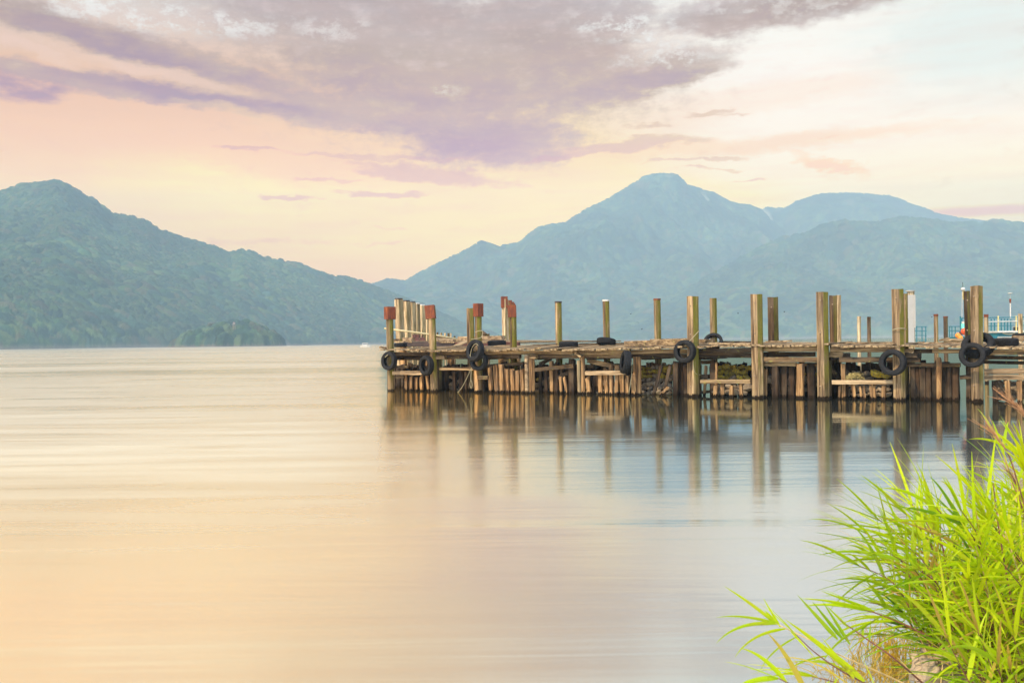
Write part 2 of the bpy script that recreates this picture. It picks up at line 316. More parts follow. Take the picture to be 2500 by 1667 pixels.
# ---------------------------------------------------------------- water
def water_mat():
    m, n, b = newmat('lake water')
    geo = n.new('ShaderNodeNewGeometry').outputs['Position']
    v1 = n.mapping(geo, scale=(.05, .45, 1)); v2 = n.mapping(geo, scale=(.5, 5.0, 1)); v3 = n.mapping(geo, scale=(.012, .09, 1))
    a = n.noise(v1, 1.0, 5, .55, .4); c = n.noise(v2, 1.0, 3, .6); d = n.noise(v3, 1.0, 5, .6, .5)
    d4 = n.noise(n.mapping(geo, scale=(.16, 1.7, 1)), 1.0, 6, .65, .6)
    d = n.math('ADD', n.math('MULTIPLY', d, .5), n.math('MULTIPLY', d4, .5))
    sp0 = n.new('ShaderNodeSeparateXYZ'); n.l.new(geo, sp0.inputs[0])
    dl = n.math('ADD', n.math('MULTIPLY', n.math('SUBTRACT', sp0.outputs[0], -4.12), -.514), n.math('MULTIPLY', n.math('SUBTRACT', sp0.outputs[1], 33.7), -.8578))
    xy = n.math('DIVIDE', sp0.outputs[0], sp0.outputs[1])
    shel = n.math('MAXIMUM', n.mapr(dl, 3, 20), n.mapr(xy, -.117, -.140))
    h = n.math('ADD', n.math('MULTIPLY', n.math('MULTIPLY', a, .045), n.math('MULTIPLY_ADD', shel, .72, .28)), n.math('ADD', n.math('MULTIPLY', c, .0006), n.math('MULTIPLY', n.noise(n.mapping(geo, scale=(1.8, 24, 1)), 1.0, 2, .6), .00035)))
    bp = n.new('ShaderNodeBump'); bp.inputs['Strength'].default_value = .55; bp.inputs['Distance'].default_value = 1.0
    n.put(bp.inputs['Height'], h)
    sx0 = n.new('ShaderNodeSeparateXYZ'); n.l.new(geo, sx0.inputs[0])
    silt_sheen = n.math('ADD', n.math('DIVIDE', sx0.outputs[0], n.math('ADD', n.math('MULTIPLY', sx0.outputs[1], .5), 3.0)), n.math('MULTIPLY', n.noise(n.mapping(geo, scale=(.12, .07, 1)), 1.0, 3, .5), .5))
    colr = n.ramp(n.mapr(silt_sheen, -.3, .6), [(0, (.80, .55, .24)), (1, (.13, .13, .11))])
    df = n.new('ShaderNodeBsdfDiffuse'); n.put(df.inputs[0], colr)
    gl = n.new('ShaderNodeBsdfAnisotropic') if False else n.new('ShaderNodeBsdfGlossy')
    tint_ = n.ramp(n.mapr(silt_sheen, -.02, .52), [(0, (1.0, .91, .72)), (1, (.86, .95, 1.0))])  # golden left and blue right cast of the reflections, painted into the gloss
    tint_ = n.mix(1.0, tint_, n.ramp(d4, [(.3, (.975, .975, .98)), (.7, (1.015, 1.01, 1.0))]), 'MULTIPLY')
    pier_refl_dark = n.math('MULTIPLY', n.mapr(dl, 11, 1.5), n.mapr(xy, -.127, -.117))  # dark reflection of the pier's underside, painted into the gloss tint
    tint_ = n.mix(pier_refl_dark, tint_, n.mix(1.0, tint_, (.70, .64, .46, 1), 'MULTIPLY'))
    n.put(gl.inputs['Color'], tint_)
    sx_ = n.new('ShaderNodeSeparateXYZ'); n.l.new(geo, sx_.inputs[0])
    side = n.math('MULTIPLY', n.mapr(xy, .03, -.24), shel)
    op1 = n.math('MULTIPLY', n.mapr(sx_.outputs[1], 3, 14), side); op2 = n.math('MULTIPLY', n.mapr(sx_.outputs[1], 42, 200), .6)
    open_ = n.math('MULTIPLY', n.math('MAXIMUM', op1, op2), n.mapr(d, .34, .64, .55, 1.2))
    lee = n.mapr(dl, 2.0, 20.0, .042, .13)
    n.put(gl.inputs['Roughness'], n.math('ADD', n.math('MULTIPLY', lee, n.mapr(d, .3, .7, .85, 1.2)), n.math('MULTIPLY', open_, .27)))
    n.l.new(bp.outputs[0], gl.inputs['Normal'])
    lw = n.new('ShaderNodeFresnel'); lw.inputs['IOR'].default_value = 2.3
    n.l.new(bp.outputs[0], lw.inputs['Normal'])
    mx = n.new('ShaderNodeMixShader')
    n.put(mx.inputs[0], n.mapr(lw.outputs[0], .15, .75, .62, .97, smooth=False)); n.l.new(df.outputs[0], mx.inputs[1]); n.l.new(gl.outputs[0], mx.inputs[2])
    out = n.n['Material Output']; n.l.new(mx.outputs[0], out.inputs[0]); n.n.remove(b)
    return m
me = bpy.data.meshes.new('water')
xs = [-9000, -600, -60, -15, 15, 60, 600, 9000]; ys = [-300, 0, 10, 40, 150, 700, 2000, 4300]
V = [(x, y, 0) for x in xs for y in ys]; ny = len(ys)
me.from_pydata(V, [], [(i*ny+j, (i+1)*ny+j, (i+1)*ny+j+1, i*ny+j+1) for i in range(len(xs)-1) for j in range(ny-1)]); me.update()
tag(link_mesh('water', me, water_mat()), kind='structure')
# ---------------------------------------------------------------- haze
me = bpy.data.meshes.new('haze')
bx0, bx1, by0, by1, bz0, bz1 = -4300, 4300, -60, 4250, -9, 640
bm = bmesh.new(); bmesh.ops.create_cube(bm, size=1)
for v in bm.verts: v.co = Vector(((bx0+bx1)/2+v.co.x*(bx1-bx0), (by0+by1)/2+v.co.y*(by1-by0), (bz0+bz1)/2+v.co.z*(bz1-bz0)))
bm.to_mesh(me); bm.free()
hm = bpy.data.materials.new('haze'); hm.use_nodes = True; hn = NT(hm.node_tree); hn.n.clear()
pv = hn.new('ShaderNodeVolumePrincipled'); pv.inputs['Density'].default_value = 3.4e-4
pv.inputs['Color'].default_value = (.60, .79, .87, 1); pv.inputs['Anisotropy'].default_value = -.25
ho = hn.new('ShaderNodeOutputMaterial'); hn.l.new(pv.outputs[0], ho.inputs['Volume'])
tag(link_mesh('haze', me, hm), kind='stuff')
# ================================================================ materials
def wood(name, axis, c1, c2, moss=.0, wet=True, lichen=0.0, bleach=.0):
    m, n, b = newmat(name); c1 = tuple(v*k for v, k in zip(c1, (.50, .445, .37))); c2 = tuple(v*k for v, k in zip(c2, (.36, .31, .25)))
    tcn = n.new('ShaderNodeTexCoord').outputs['Object']
    geo = n.new('ShaderNodeNewGeometry'); oi = n.new('ShaderNodeObjectInfo').outputs['Random']
    isl = geo.outputs['Random Per Island']
    s = {'z': (16, 16, .9), 'x': (.9, 16, 16), 'y': (16, .9, 16)}[axis]
    off = n.new('ShaderNodeCombineXYZ'); n.l.new(n.math('MULTIPLY', n.math('ADD', oi, isl), 37), off.inputs[0]); n.l.new(n.math('MULTIPLY', isl, 19), off.inputs[2])
    pc = n.vmath('ADD', tcn, off.outputs[0]).outputs[0]
    g = n.noise(n.mapping(pc, scale=s), .75, 8, .68, .5)
    g2 = n.noise(n.mapping(pc, scale=tuple(v*2.6 for v in s)), 1.5, 4, .6)
    big = n.noise(pc, 1.3, 4, .6)
    col = n.ramp(g, [(.33, (.022, .013, .008)), (.44, c2), (.60, c1), (.74, tuple(min(1, v*1.35) for v in c1))])
    col = n.mix(n.mapr(g2, .40, .27), col, (.02, .013, .008, 1))
    col = n.mix(n.mapr(big, .40, .72, 0, .5), col, (.17, .12, .075, 1))
    rnd = n.math('ADD', n.math('MULTIPLY', oi, .35), n.math('MULTIPLY', isl, .35))
    col = n.mix(1.0, col, n.ramp(rnd, [(0, (.66, .64, .62)), (.7, (1.25, 1.2, 1.12))]), 'MULTIPLY')
    sp = n.new('ShaderNodeSeparateXYZ'); n.l.new(geo.outputs['Position'], sp.inputs[0])
    if moss:
        vt = n.new('ShaderNodeVectorTransform', vector_type='NORMAL', convert_from='WORLD', convert_to='OBJECT'); n.l.new(geo.outputs['Normal'], vt.inputs[0])
        ns = n.new('ShaderNodeSeparateXYZ'); n.l.new(vt.outputs[0], ns.inputs[0])
        mk = n.math('MULTIPLY', n.mapr(ns.outputs[0], .05, .55), n.mapr(n.noise(n.mapping(pc, scale=(1, 1, .3)), 5, 5, .6), .25, .55))
        mk = n.math('MULTIPLY', mk, n.math('MULTIPLY', n.mapr(sp.outputs[2], .2, .8, .2, 1), moss))
        col = n.mix(mk, col, n.mix(n.noise(pc, 14, 3), (.17, .14, .004, 1), (.075, .08, .004, 1)))
    if lichen:
        col = n.mix(n.math('MULTIPLY', n.mapr(n.noise(pc, 9, 5, .7), .58, .66), lichen), col, (.30, .27, .06, 1))
    if wet:
        zz = n.math('ADD', sp.outputs[2], n.math('MULTIPLY', n.noise(n.mapping(pc, scale=(1, 1, .15)), 22, 3), -.20))
        wv_ = n.mapr(zz, -.01, -.05)
        col = n.mix(wv_, col, (.018, .010, .005, 1))
        n.put(b.inputs['Specular IOR Level'], n.math('MULTIPLY_ADD', wv_, -.2, .25))
        n.put(b.inputs['Roughness'], n.math('MULTIPLY_ADD', wv_, -.2, .88))
    else: b.inputs['Roughness'].default_value = .88
    if not wet: b.inputs['Specular IOR Level'].default_value = .25
    n.put(b.inputs['Base Color'], col)
    bp = n.new('ShaderNodeBump'); bp.inputs['Strength'].default_value = .8; bp.inputs['Distance'].default_value = .02
    n.put(bp.inputs['Height'], n.math('ADD', g, n.math('MULTIPLY', g2, .6))); n.l.new(bp.outputs[0], b.inputs['Normal'])
    return m
M = {}
M['pile'] = wood('weathered pile wood', 'z', (.82, .62, .39), (.32, .21, .12), moss=.85)
M['pale'] = wood('bleached pile wood', 'z', (1.3, 1.1, .80), (.70, .55, .34), moss=.3)
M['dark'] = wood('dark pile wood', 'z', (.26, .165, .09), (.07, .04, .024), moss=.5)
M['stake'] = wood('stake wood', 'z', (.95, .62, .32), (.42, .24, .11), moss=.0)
M['rot'] = wood('rotten stake wood painted shade-dark', 'z', (.12, .07, .038), (.03, .018, .011))  # rotten wood, its tone also blackened to paint the deep shade under the deck
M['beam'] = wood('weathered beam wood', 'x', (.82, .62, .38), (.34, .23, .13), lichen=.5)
M['beamd'] = wood('dark beam wood', 'x', (.20, .135, .075), (.05, .03, .018), lichen=.3)  # base colour deepened to stand in for shade under the deck
M['beaml'] = wood('beam wood painted sunlit', 'x', (1.0, .80, .56), (.60, .44, .28))  # paler copy of the beam wood; the sunlit look is put into its colour
M['deck'] = wood('deck plank wood', 'y', (.98, .78, .52), (.52, .38, .23), lichen=.5)
M['planky'] = wood('loose plank wood', 'x', (.98, .78, .52), (.55, .40, .24), wet=False)
def plain(name, c, rough=.6, metal=0.0, var=.3, scale=12, bump=.3, spec=.5):
    m, n, b = newmat(name)
    t_ = n.new('ShaderNodeTexCoord').outputs['Object']
    f = n.noise(t_, scale, 6, .65)
    c0 = tuple(v*(1-var) for v in c); c1 = tuple(min(1, v*(1+var)) for v in c)
    n.put(b.inputs['Base Color'], n.ramp(f, [(.3, c0), (.7, c1)])); b.inputs['Roughness'].default_value = rough; b.inputs['Metallic'].default_value = metal
    b.inputs['Specular IOR Level'].default_value = spec
    bp = n.new('ShaderNodeBump'); bp.inputs['Strength'].default_value = bump; bp.inputs['Distance'].default_value = .01
    n.put(bp.inputs['Height'], f); n.l.new(bp.outputs[0], b.inputs['Normal']); return m
def rust_mat():
    m, n, b = newmat('rust red painted metal'); t_ = n.new('ShaderNodeTexCoord').outputs['Object']
    f = n.noise(n.mapping(t_, scale=(1, 1, .4)), 14, 6, .65); f2 = n.noise(n.mapping(t_, scale=(5, 5, .6)), 6, 4, .6)
    c = n.ramp(f, [(.3, (.07, .012, .003)), (.55, (.165, .031, .002)), (.75, (.27, .065, .004))])
    c = n.mix(n.mapr(f2, .55, .7, 0, .6), c, (.06, .014, .009, 1))
    n.put(b.inputs['Base Color'], c); b.inputs['Roughness'].default_value = .75
    bp = n.new('ShaderNodeBump'); bp.inputs['Strength'].default_value = .4; bp.inputs['Distance'].default_value = .01; n.put(bp.inputs['Height'], f); n.l.new(bp.outputs[0], b.inputs['Normal'])
    return m
M['rust'] = rust_mat()
M['darksteel'] = plain('dark rusted steel', (.045, .026, .020), .8, 0, .5, 6)
M['redsteel'] = plain('red brown steel', (.10, .034, .022), .8, 0, .4, 8)
M['rubber'] = plain('worn black rubber', (.011, .0095, .009), .7, 0, .6, 9, .5, .22)
M['bolt'] = plain('rusty bolt', (.30, .20, .12), .6, .3)
M['rope'] = plain('old rope', (.30, .24, .13), .9, 0, .3, 60)
M['teal'] = plain('teal paint', (.01, .13, .15), .5)
M['white'] = plain('white paint', (.56, .50, .41), .6, 0, .12)
M['orange'] = plain('orange buoy plastic', (.85, .24, .02), .45, 0, .1)
M['redorange'] = plain('red orange plastic', (.85, .09, .02), .45, 0, .1)
M['mint'] = plain('turquoise plastic', (.18, .62, .48), .5, 0, .1)
M['yellow'] = plain('pale yellow plastic', (.62, .48, .16), .5, 0, .15)
M['clad'] = plain('cream cladding', (.42, .37, .30), .6, 0, .06, 5, .05)
M['black'] = plain('black', (.02, .02, .02), .6)
M['glass'] = plain('tinted boat window', (.10, .13, .15), .15, 0, .1)
M['bamboo'] = plain('weathered bamboo', (.45, .36, .18), .7)
M['plant'] = plain('green weed', (.07, .16, .03), .8)
M['straw'] = plain('dry straw', (.45, .34, .12), .9, 0, .4)
def rock_mat(name, c, lich):
    m, n, b = newmat(name); t_ = n.new('ShaderNodeTexCoord').outputs['Object']; oi = n.new('ShaderNodeObjectInfo').outputs['Random']
    f = n.noise(t_, 7, 7, .7); f2 = n.noise(t_, 4, 5, .6)
    cc = n.ramp(f, [(.3, tuple(v*.45 for v in c)), (.55, c), (.8, tuple(v*1.4 for v in c))])
    cc = n.mix(n.math('MULTIPLY', n.mapr(f2, .38, .55), lich), cc, (.60, .42, .02, 1))
    cc = n.mix(1.0, cc, n.ramp(oi, [(0, (.6, .58, .55)), (1, (1.25, 1.2, 1.1))]), 'MULTIPLY')
    n.put(b.inputs['Base Color'], cc); b.inputs['Roughness'].default_value = .92
    bp = n.new('ShaderNodeBump'); bp.inputs['Strength'].default_value = .8; bp.inputs['Distance'].default_value = .03; n.put(bp.inputs['Height'], f); n.l.new(bp.outputs[0], b.inputs['Normal'])
    return m
M['rock'] = rock_mat('grey brown stone', (.36, .27, .18), .0)
M['lrock'] = rock_mat('lichen covered stone', (.24, .18, .09), .95)
# ================================================================ mesh helpers
def mesh_of(name, V, Fc):
    me = bpy.data.meshes.new(name); me.from_pydata([tuple(v) for v in V], [], Fc); me.update(); return me
class MB:
    def __init__(s): s.V = []; s.F = []
    def add(s, V, Fc):
        k = len(s.V); s.V += [tuple(v) for v in V]; s.F += [tuple(i+k for i in f) for f in Fc]
    def bar(s, p0, p1, a, b, up=(0, 0, 1), seg=5, jit=.006, cham=.12, rag=0.0, prof=None, bow=0.0):
        """timber from p0 to p1; a = size across (side), b = size along 'up' """
        p0 = Vector(p0); p1 = Vector(p1); d = (p1-p0); L = d.length; d.normalize()
        sd = d.cross(Vector(up)); sd.normalize(); u = sd.cross(d)
        if prof is None:
            c = cham*min(a, b)
            prof = [(-a/2+c, -b/2), (a/2-c, -b/2), (a/2, -b/2+c), (a/2, b/2-c), (a/2-c, b/2), (-a/2+c, b/2), (-a/2, b/2-c), (-a/2, -b/2+c)]
        n = len(prof); V = []; ph = [random.uniform(-1, 1) for _ in range(n)]
        for i in range(seg+1):
            t_ = i/seg; c0 = p0+d*L*t_+u*bow*math.sin(math.pi*t_)
            for k, (x, y) in enumerate(prof):
                e = random.uniform(-rag, rag*.2) if i == seg else 0
                j = 1+random.uniform(-jit, jit)/max(a, b)*2
                V.append(c0+sd*x*j+u*y*j+d*e)
        Fc = [(i*n+k, i*n+(k+1) % n, (i+1)*n+(k+1) % n, (i+1)*n+k) for i in range(seg) for k in range(n)]
        Fc += [tuple(range(n-1, -1, -1)), tuple(seg*n+k for k in range(n))]
        s.add(V, Fc); return s
    def tube(s, pts, r, n=6, r2=None):
        pts = [Vector(p) for p in pts]; V = []; m = len(pts)
        for i, p in enumerate(pts):
            d = (pts[min(i+1, m-1)]-pts[max(i-1, 0)]).normalized()
            sd = d.cross(Vector((0, 0, 1)) if abs(d.z) < .9 else Vector((1, 0, 0))).normalized(); u = sd.cross(d)
            rr = r if r2 is None else r+(r2-r)*i/(m-1)
            for k in range(n): a = 2*math.pi*k/n; V.append(p+sd*math.cos(a)*rr+u*math.sin(a)*rr)
        Fc = [(i*n+k, i*n+(k+1) % n, (i+1)*n+(k+1) % n, (i+1)*n+k) for i in range(m-1) for k in range(n)]
        Fc += [tuple(range(n-1, -1, -1)), tuple((m-1)*n+k for k in range(n))]
        s.add(V, Fc); return s
    def box(s, c, sx, sy, sz):
        x, y, z = c; s.add([(x+i*sx/2, y+j*sy/2, z+k*sz/2) for i in (-1, 1) for j in (-1, 1) for k in (-1, 1)],
                           [(0, 1, 3, 2), (4, 6, 7, 5), (0, 4, 5, 1), (2, 3, 7, 6), (0, 2, 6, 4), (1, 5, 7, 3)]); return s
    def ball(s, c, r, rz=None, n=14, m=9):
        V = [(c[0], c[1], c[2]+(rz or r))]
        for i in range(1, m):
            a = math.pi*i/m
            V += [(c[0]+r*math.sin(a)*math.cos(2*math.pi*k/n), c[1]+r*math.sin(a)*math.sin(2*math.pi*k/n), c[2]+(rz or r)*math.cos(a)) for k in range(n)]
        V.append((c[0], c[1], c[2]-(rz or r))); e = len(V)-1
        Fc = [(0, 1+k, 1+(k+1) % n) for k in range(n)]
        for i in range(m-2): Fc += [(1+i*n+k, 1+(i+1)*n+k, 1+(i+1)*n+(k+1) % n, 1+i*n+(k+1) % n) for k in range(n)]
        b0 = 1+(m-2)*n; Fc += [(b0+(k+1) % n, b0+k, e) for k in range(n)]
        s.add(V, Fc); return s
    def build(s, name, mat, parent=None, smooth=False): return link_mesh(name, mesh_of(name, s.V, s.F), mat, parent, smooth)
# ================================================================ pier frame of reference
PA = Vector((-4.12, 33.7)); EX, EYV = .8578, -.5140; NX, NYV = .5140, .8578
def pt(px, py, w):
    r = ray(px, py); Y = (w+PA.x*NX+PA.y*NYV)/(r[0]*NX+NYV); X = r[0]*Y
    return Vector(((X-PA.x)*EX+(Y-PA.y)*EYV, w, EYE+r[2]*Y))
def mpp(px, w):           # metres per photo pixel there
    r = ray(px, 850); return (w+PA.x*NX+PA.y*NYV)/(r[0]*NX+NYV)/F
PRZ = math.atan2(EYV, EX)
pier = empty('pier', (PA.x, PA.y, 0), PRZ)
tag(pier, 'long derelict wooden pier on piles with broken deck crossing the lake to the right edge', 'pier')
PM = Matrix.Translation((PA.x, PA.y, 0)) @ Matrix.Rotation(PRZ, 4, 'Z')
def pw(v): return PM @ Vector(v)
def octo(r, n=8, sq=.0, ph=0):
    o = []
    for k in range(n):
        a = 2*math.pi*(k+.5)/n+ph; rr = r*(1+random.uniform(-.03, .03)); o.append((rr*math.cos(a), rr*math.sin(a)))
    return o
def sqprof(a, c, rot):
    p = [(-a/2+c, -a/2), (a/2-c, -a/2), (a/2, -a/2+c), (a/2, a/2-c), (a/2-c, a/2), (-a/2+c, a/2), (-a/2, a/2-c), (-a/2, -a/2+c)]
    return [(x*math.cos(rot)-y*math.sin(rot), x*math.sin(rot)+y*math.cos(rot)) for x, y in p]
def add_pile(parent, px, ytop, wpx, w, mat, big=False, cap=None, zb=-.7, lean=0.0, pxtop=None, bolts=(), thin=None, tr=False, label=None):
    b = pt(px, 850, w); tz = pt(pxtop or px, ytop, w); m_ = mpp(px, w); wd = wpx*m_
    top = Vector((tz.x, w, tz.z)) if pxtop else Vector((b.x+lean, w, tz.z))
    k = (top.x-b.x)/max(.3, tz.z-b.z)
    bot = Vector((b.x-k*(b.z-zb)*.6, w, zb))
    mb = MB(); prof = sqprof(wd*.86, wd*.22, R(40)) if big else octo(wd/2*1.02, 9, ph=random.random())
    mb.bar(bot, top, 1, 1, up=(0, 1, 0), seg=14, jit=.004 if big else .003, prof=prof, rag=.015)
    o = mb.build('pile', mat, parent)
    if label: o['label'] = label
    for yb in bolts:
        q = pt(px-wpx*.22, yb, w-wd*.46); c = MB().ball(q, .022, n=8, m=5); c.build('bolt', M['bolt'], o)
    if cap:
        (x0, x1, y0, y1, rot, tlt) = cap
        h = (y1-y0)*m_; cw = (x1-x0)*m_; q = pt((x0+x1)/2, y1, w); c = Vector((q.x, w, q.z)); ax = Vector((tlt, 0, 1)).normalized()
        cb = MB(); cb.bar(c, c+ax*h, 1, 1, up=(0, 1, 0), seg=3, jit=.002, prof=sqprof(cw*.80, cw*.03, R(rot)))
        cb.build('metal_cap', M['rust'], o)
    if thin:
        c = MB(); c.bar(top-Vector((0, 0, .005)), top+Vector((0, 0, .045)), 1, 1, up=(0, 1, 0), seg=1, jit=0, prof=[(x*1.09, y*1.09) for x, y in prof]); c.build('top_plate', thin, o)
    return o
# front row
add_pile(pier, 953, 752, 18, .0, M['pile'], cap=(938, 966, 749, 779.5, 28, 0), pxtop=951)
add_pile(pier, 1058, 750, 17.5, .0, M['pile'], cap=(1037.5, 1067, 745.5, 778, 62, -.10), pxtop=1054, label='pile with a tilted rust red cap')
add_pile(pier, 1168.5, 745, 17, .15, M['pile'], cap=(1156, 1179.5, 741, 773, 20, 0), pxtop=1167)
add_pile(pier, 1150, 752, 19.5, .9, M['pile'], big=True, pxtop=1148)
add_pile(pier, 1254, 750, 16, 1.2, M['pile'], cap=(1238, 1263, 745, 774.5, 55, -.03), pxtop=1252)
add_pile(pier, 1295, 868, 20, .12, M['stake']); add_pile(pier, 1421, 868, 13, .15, M['stake'])
add_pile(pier, 1555, 870, 19, .15, M['stake']); add_pile(pier, 1412, 880, 8, .02, M['pale'])
add_pile(pier, 1285, 867, 9.5, -.05, M['beaml'])
add_pile(pier, 1692, 723, 29.6, -.05, M['pile'], big=True, bolts=(747, 816, 943), pxtop=1691)
add_pile(pier, 1849, 718, 30, -.05, M['pile'], big=True, bolts=(739, 813, 917), pxtop=1846.5)
add_pile(pier, 2009, 712, 30, -.05, M['pile'], big=True, bolts=(733, 812, 943), pxtop=2007)
add_pile(pier, 2194, 705.5, 30, -.05, M['pile'], big=True, bolts=(728,), pxtop=2191)
add_pile(pier, 2385, 697.5, 30.5, -.05, M['pile'], big=True, bolts=(724, 807, 905, 941), pxtop=2384)
add_pile(pier, 2560, 690, 31, -.05, M['pile'], big=True)
# second piece behind the big ones, below deck
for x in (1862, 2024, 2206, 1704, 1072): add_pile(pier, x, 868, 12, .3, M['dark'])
# back row
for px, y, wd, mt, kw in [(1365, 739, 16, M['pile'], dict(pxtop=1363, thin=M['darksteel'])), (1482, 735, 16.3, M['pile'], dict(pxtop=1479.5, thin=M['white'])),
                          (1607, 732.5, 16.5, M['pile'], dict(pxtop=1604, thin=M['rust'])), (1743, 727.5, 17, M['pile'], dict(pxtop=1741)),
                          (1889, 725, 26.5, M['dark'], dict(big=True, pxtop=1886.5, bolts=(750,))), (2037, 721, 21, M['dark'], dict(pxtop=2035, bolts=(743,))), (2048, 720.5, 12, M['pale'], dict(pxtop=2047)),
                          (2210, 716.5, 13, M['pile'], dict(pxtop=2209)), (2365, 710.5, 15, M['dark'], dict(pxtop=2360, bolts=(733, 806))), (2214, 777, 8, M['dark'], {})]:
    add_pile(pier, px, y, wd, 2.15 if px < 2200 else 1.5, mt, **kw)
# deck: cross planks, one by one
fe = [(930, 852), (1057, 855), (1165, 853.5), (1290, 851.5), (1400, 852), (1500, 850), (1600, 848.5), (1688, 845.5), (1740, 843), (1850, 842), (2000, 841.5), (2180, 843), (2385, 844), (2440, 847), (2700, 850)]
be = [(930, 846), (1150, 845.5), (1290, 842.5), (1400, 841), (1500, 839.5), (1700, 836.5), (1850, 835), (2000, 835), (2200, 835), (2400, 835), (2700, 836)]
def prof_z(lst, w):
    P = [pt(x, y, w) for x, y in lst]; return [p.x for p in P], [p.z for p in P]
fs, fz = prof_z(fe, -.12); bs_, bz = prof_z(be, 2.45)
S0 = pt(938, 850, 0).x; S1 = 24.0
mb = MB(); s_ = S0
while s_ < S1:
    wd = random.uniform(.13, .24); c = s_+wd/2
    z0 = np.interp(c, fs, fz); z1 = np.interp(c, bs_, bz); w0 = -.20+random.uniform(-.12, .10); w1 = 2.45+random.uniform(-.1, .15)
    th = random.uniform(.04, .06); dz = random.gauss(0, .008); sk = random.uniform(-.02, .02)
    if random.random() < .06: dz += .03; w0 -= .12
    mb.bar((c, w0, z0-th/2+dz), (c+sk, w1, z1-th/2+dz*.5), wd-.012, th, seg=5, jit=.004, cham=.1, rag=.03, bow=-random.uniform(0, .02))
    s_ += wd
mb.build('deck', M['deck'], pier)
# horizontal timbers (front elevation read off the photograph)
def beam(x0, y0, x1, y1, h, w, mat, th=.12, rag=.02, up=(0, 0, 1), w1=None):
    a = pt(x0, y0+h/2, w+th/2); b = pt(x1, y1+h/2, (w if w1 is None else w1)+th/2)
    hh = h*(mpp(x0, w)+mpp(x1, w))/2
    MB().bar(a, b, th, hh, seg=8, jit=.005, cham=.08, rag=rag).build('beam', mat, pier)
B, BD, BL = M['beam'], M['beamd'], M['beaml']
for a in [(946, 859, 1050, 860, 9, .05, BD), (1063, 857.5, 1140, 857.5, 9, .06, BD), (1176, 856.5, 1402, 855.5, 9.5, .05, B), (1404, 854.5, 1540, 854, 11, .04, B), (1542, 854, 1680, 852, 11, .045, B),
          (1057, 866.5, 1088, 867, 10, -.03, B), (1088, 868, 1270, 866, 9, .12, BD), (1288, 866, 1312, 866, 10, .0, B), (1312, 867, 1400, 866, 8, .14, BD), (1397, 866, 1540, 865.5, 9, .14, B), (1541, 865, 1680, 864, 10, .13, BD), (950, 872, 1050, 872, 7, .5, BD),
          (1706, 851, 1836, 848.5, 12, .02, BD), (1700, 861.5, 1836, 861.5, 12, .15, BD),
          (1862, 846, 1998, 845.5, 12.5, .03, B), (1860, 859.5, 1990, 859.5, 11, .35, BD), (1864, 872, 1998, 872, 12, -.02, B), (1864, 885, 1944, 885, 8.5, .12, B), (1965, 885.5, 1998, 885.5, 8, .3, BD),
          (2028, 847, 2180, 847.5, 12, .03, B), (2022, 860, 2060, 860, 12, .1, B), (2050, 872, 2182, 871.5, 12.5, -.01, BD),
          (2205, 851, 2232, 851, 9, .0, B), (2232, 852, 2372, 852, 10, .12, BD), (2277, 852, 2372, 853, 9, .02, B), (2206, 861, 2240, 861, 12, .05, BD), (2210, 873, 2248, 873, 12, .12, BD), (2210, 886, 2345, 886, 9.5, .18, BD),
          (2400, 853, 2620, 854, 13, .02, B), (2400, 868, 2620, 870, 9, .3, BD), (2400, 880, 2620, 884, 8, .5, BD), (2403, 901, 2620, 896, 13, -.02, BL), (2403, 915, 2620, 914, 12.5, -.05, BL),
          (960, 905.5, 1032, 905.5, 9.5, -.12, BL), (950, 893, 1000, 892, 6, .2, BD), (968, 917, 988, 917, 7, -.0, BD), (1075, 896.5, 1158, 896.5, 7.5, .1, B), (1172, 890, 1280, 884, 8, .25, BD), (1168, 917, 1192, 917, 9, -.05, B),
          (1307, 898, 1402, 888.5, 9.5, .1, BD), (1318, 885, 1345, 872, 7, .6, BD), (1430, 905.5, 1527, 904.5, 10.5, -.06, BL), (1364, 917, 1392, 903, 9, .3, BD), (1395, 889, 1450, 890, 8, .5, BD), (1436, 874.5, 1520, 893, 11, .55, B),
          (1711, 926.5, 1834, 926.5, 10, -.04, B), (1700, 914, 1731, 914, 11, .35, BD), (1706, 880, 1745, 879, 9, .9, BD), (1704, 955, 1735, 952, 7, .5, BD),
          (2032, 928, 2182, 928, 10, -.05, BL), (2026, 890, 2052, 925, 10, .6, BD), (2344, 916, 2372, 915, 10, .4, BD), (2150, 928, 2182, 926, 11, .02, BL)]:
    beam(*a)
# cross heads under the deck, running front to back
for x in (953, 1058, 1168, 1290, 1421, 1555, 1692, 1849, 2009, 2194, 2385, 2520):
    a = pt(x+14, 872, .15); MB().bar((a.x, .2, a.z), (a.x, 2.4, a.z), .15, .16, up=(0, 0, 1), seg=4).build('crosshead', BD, pier)
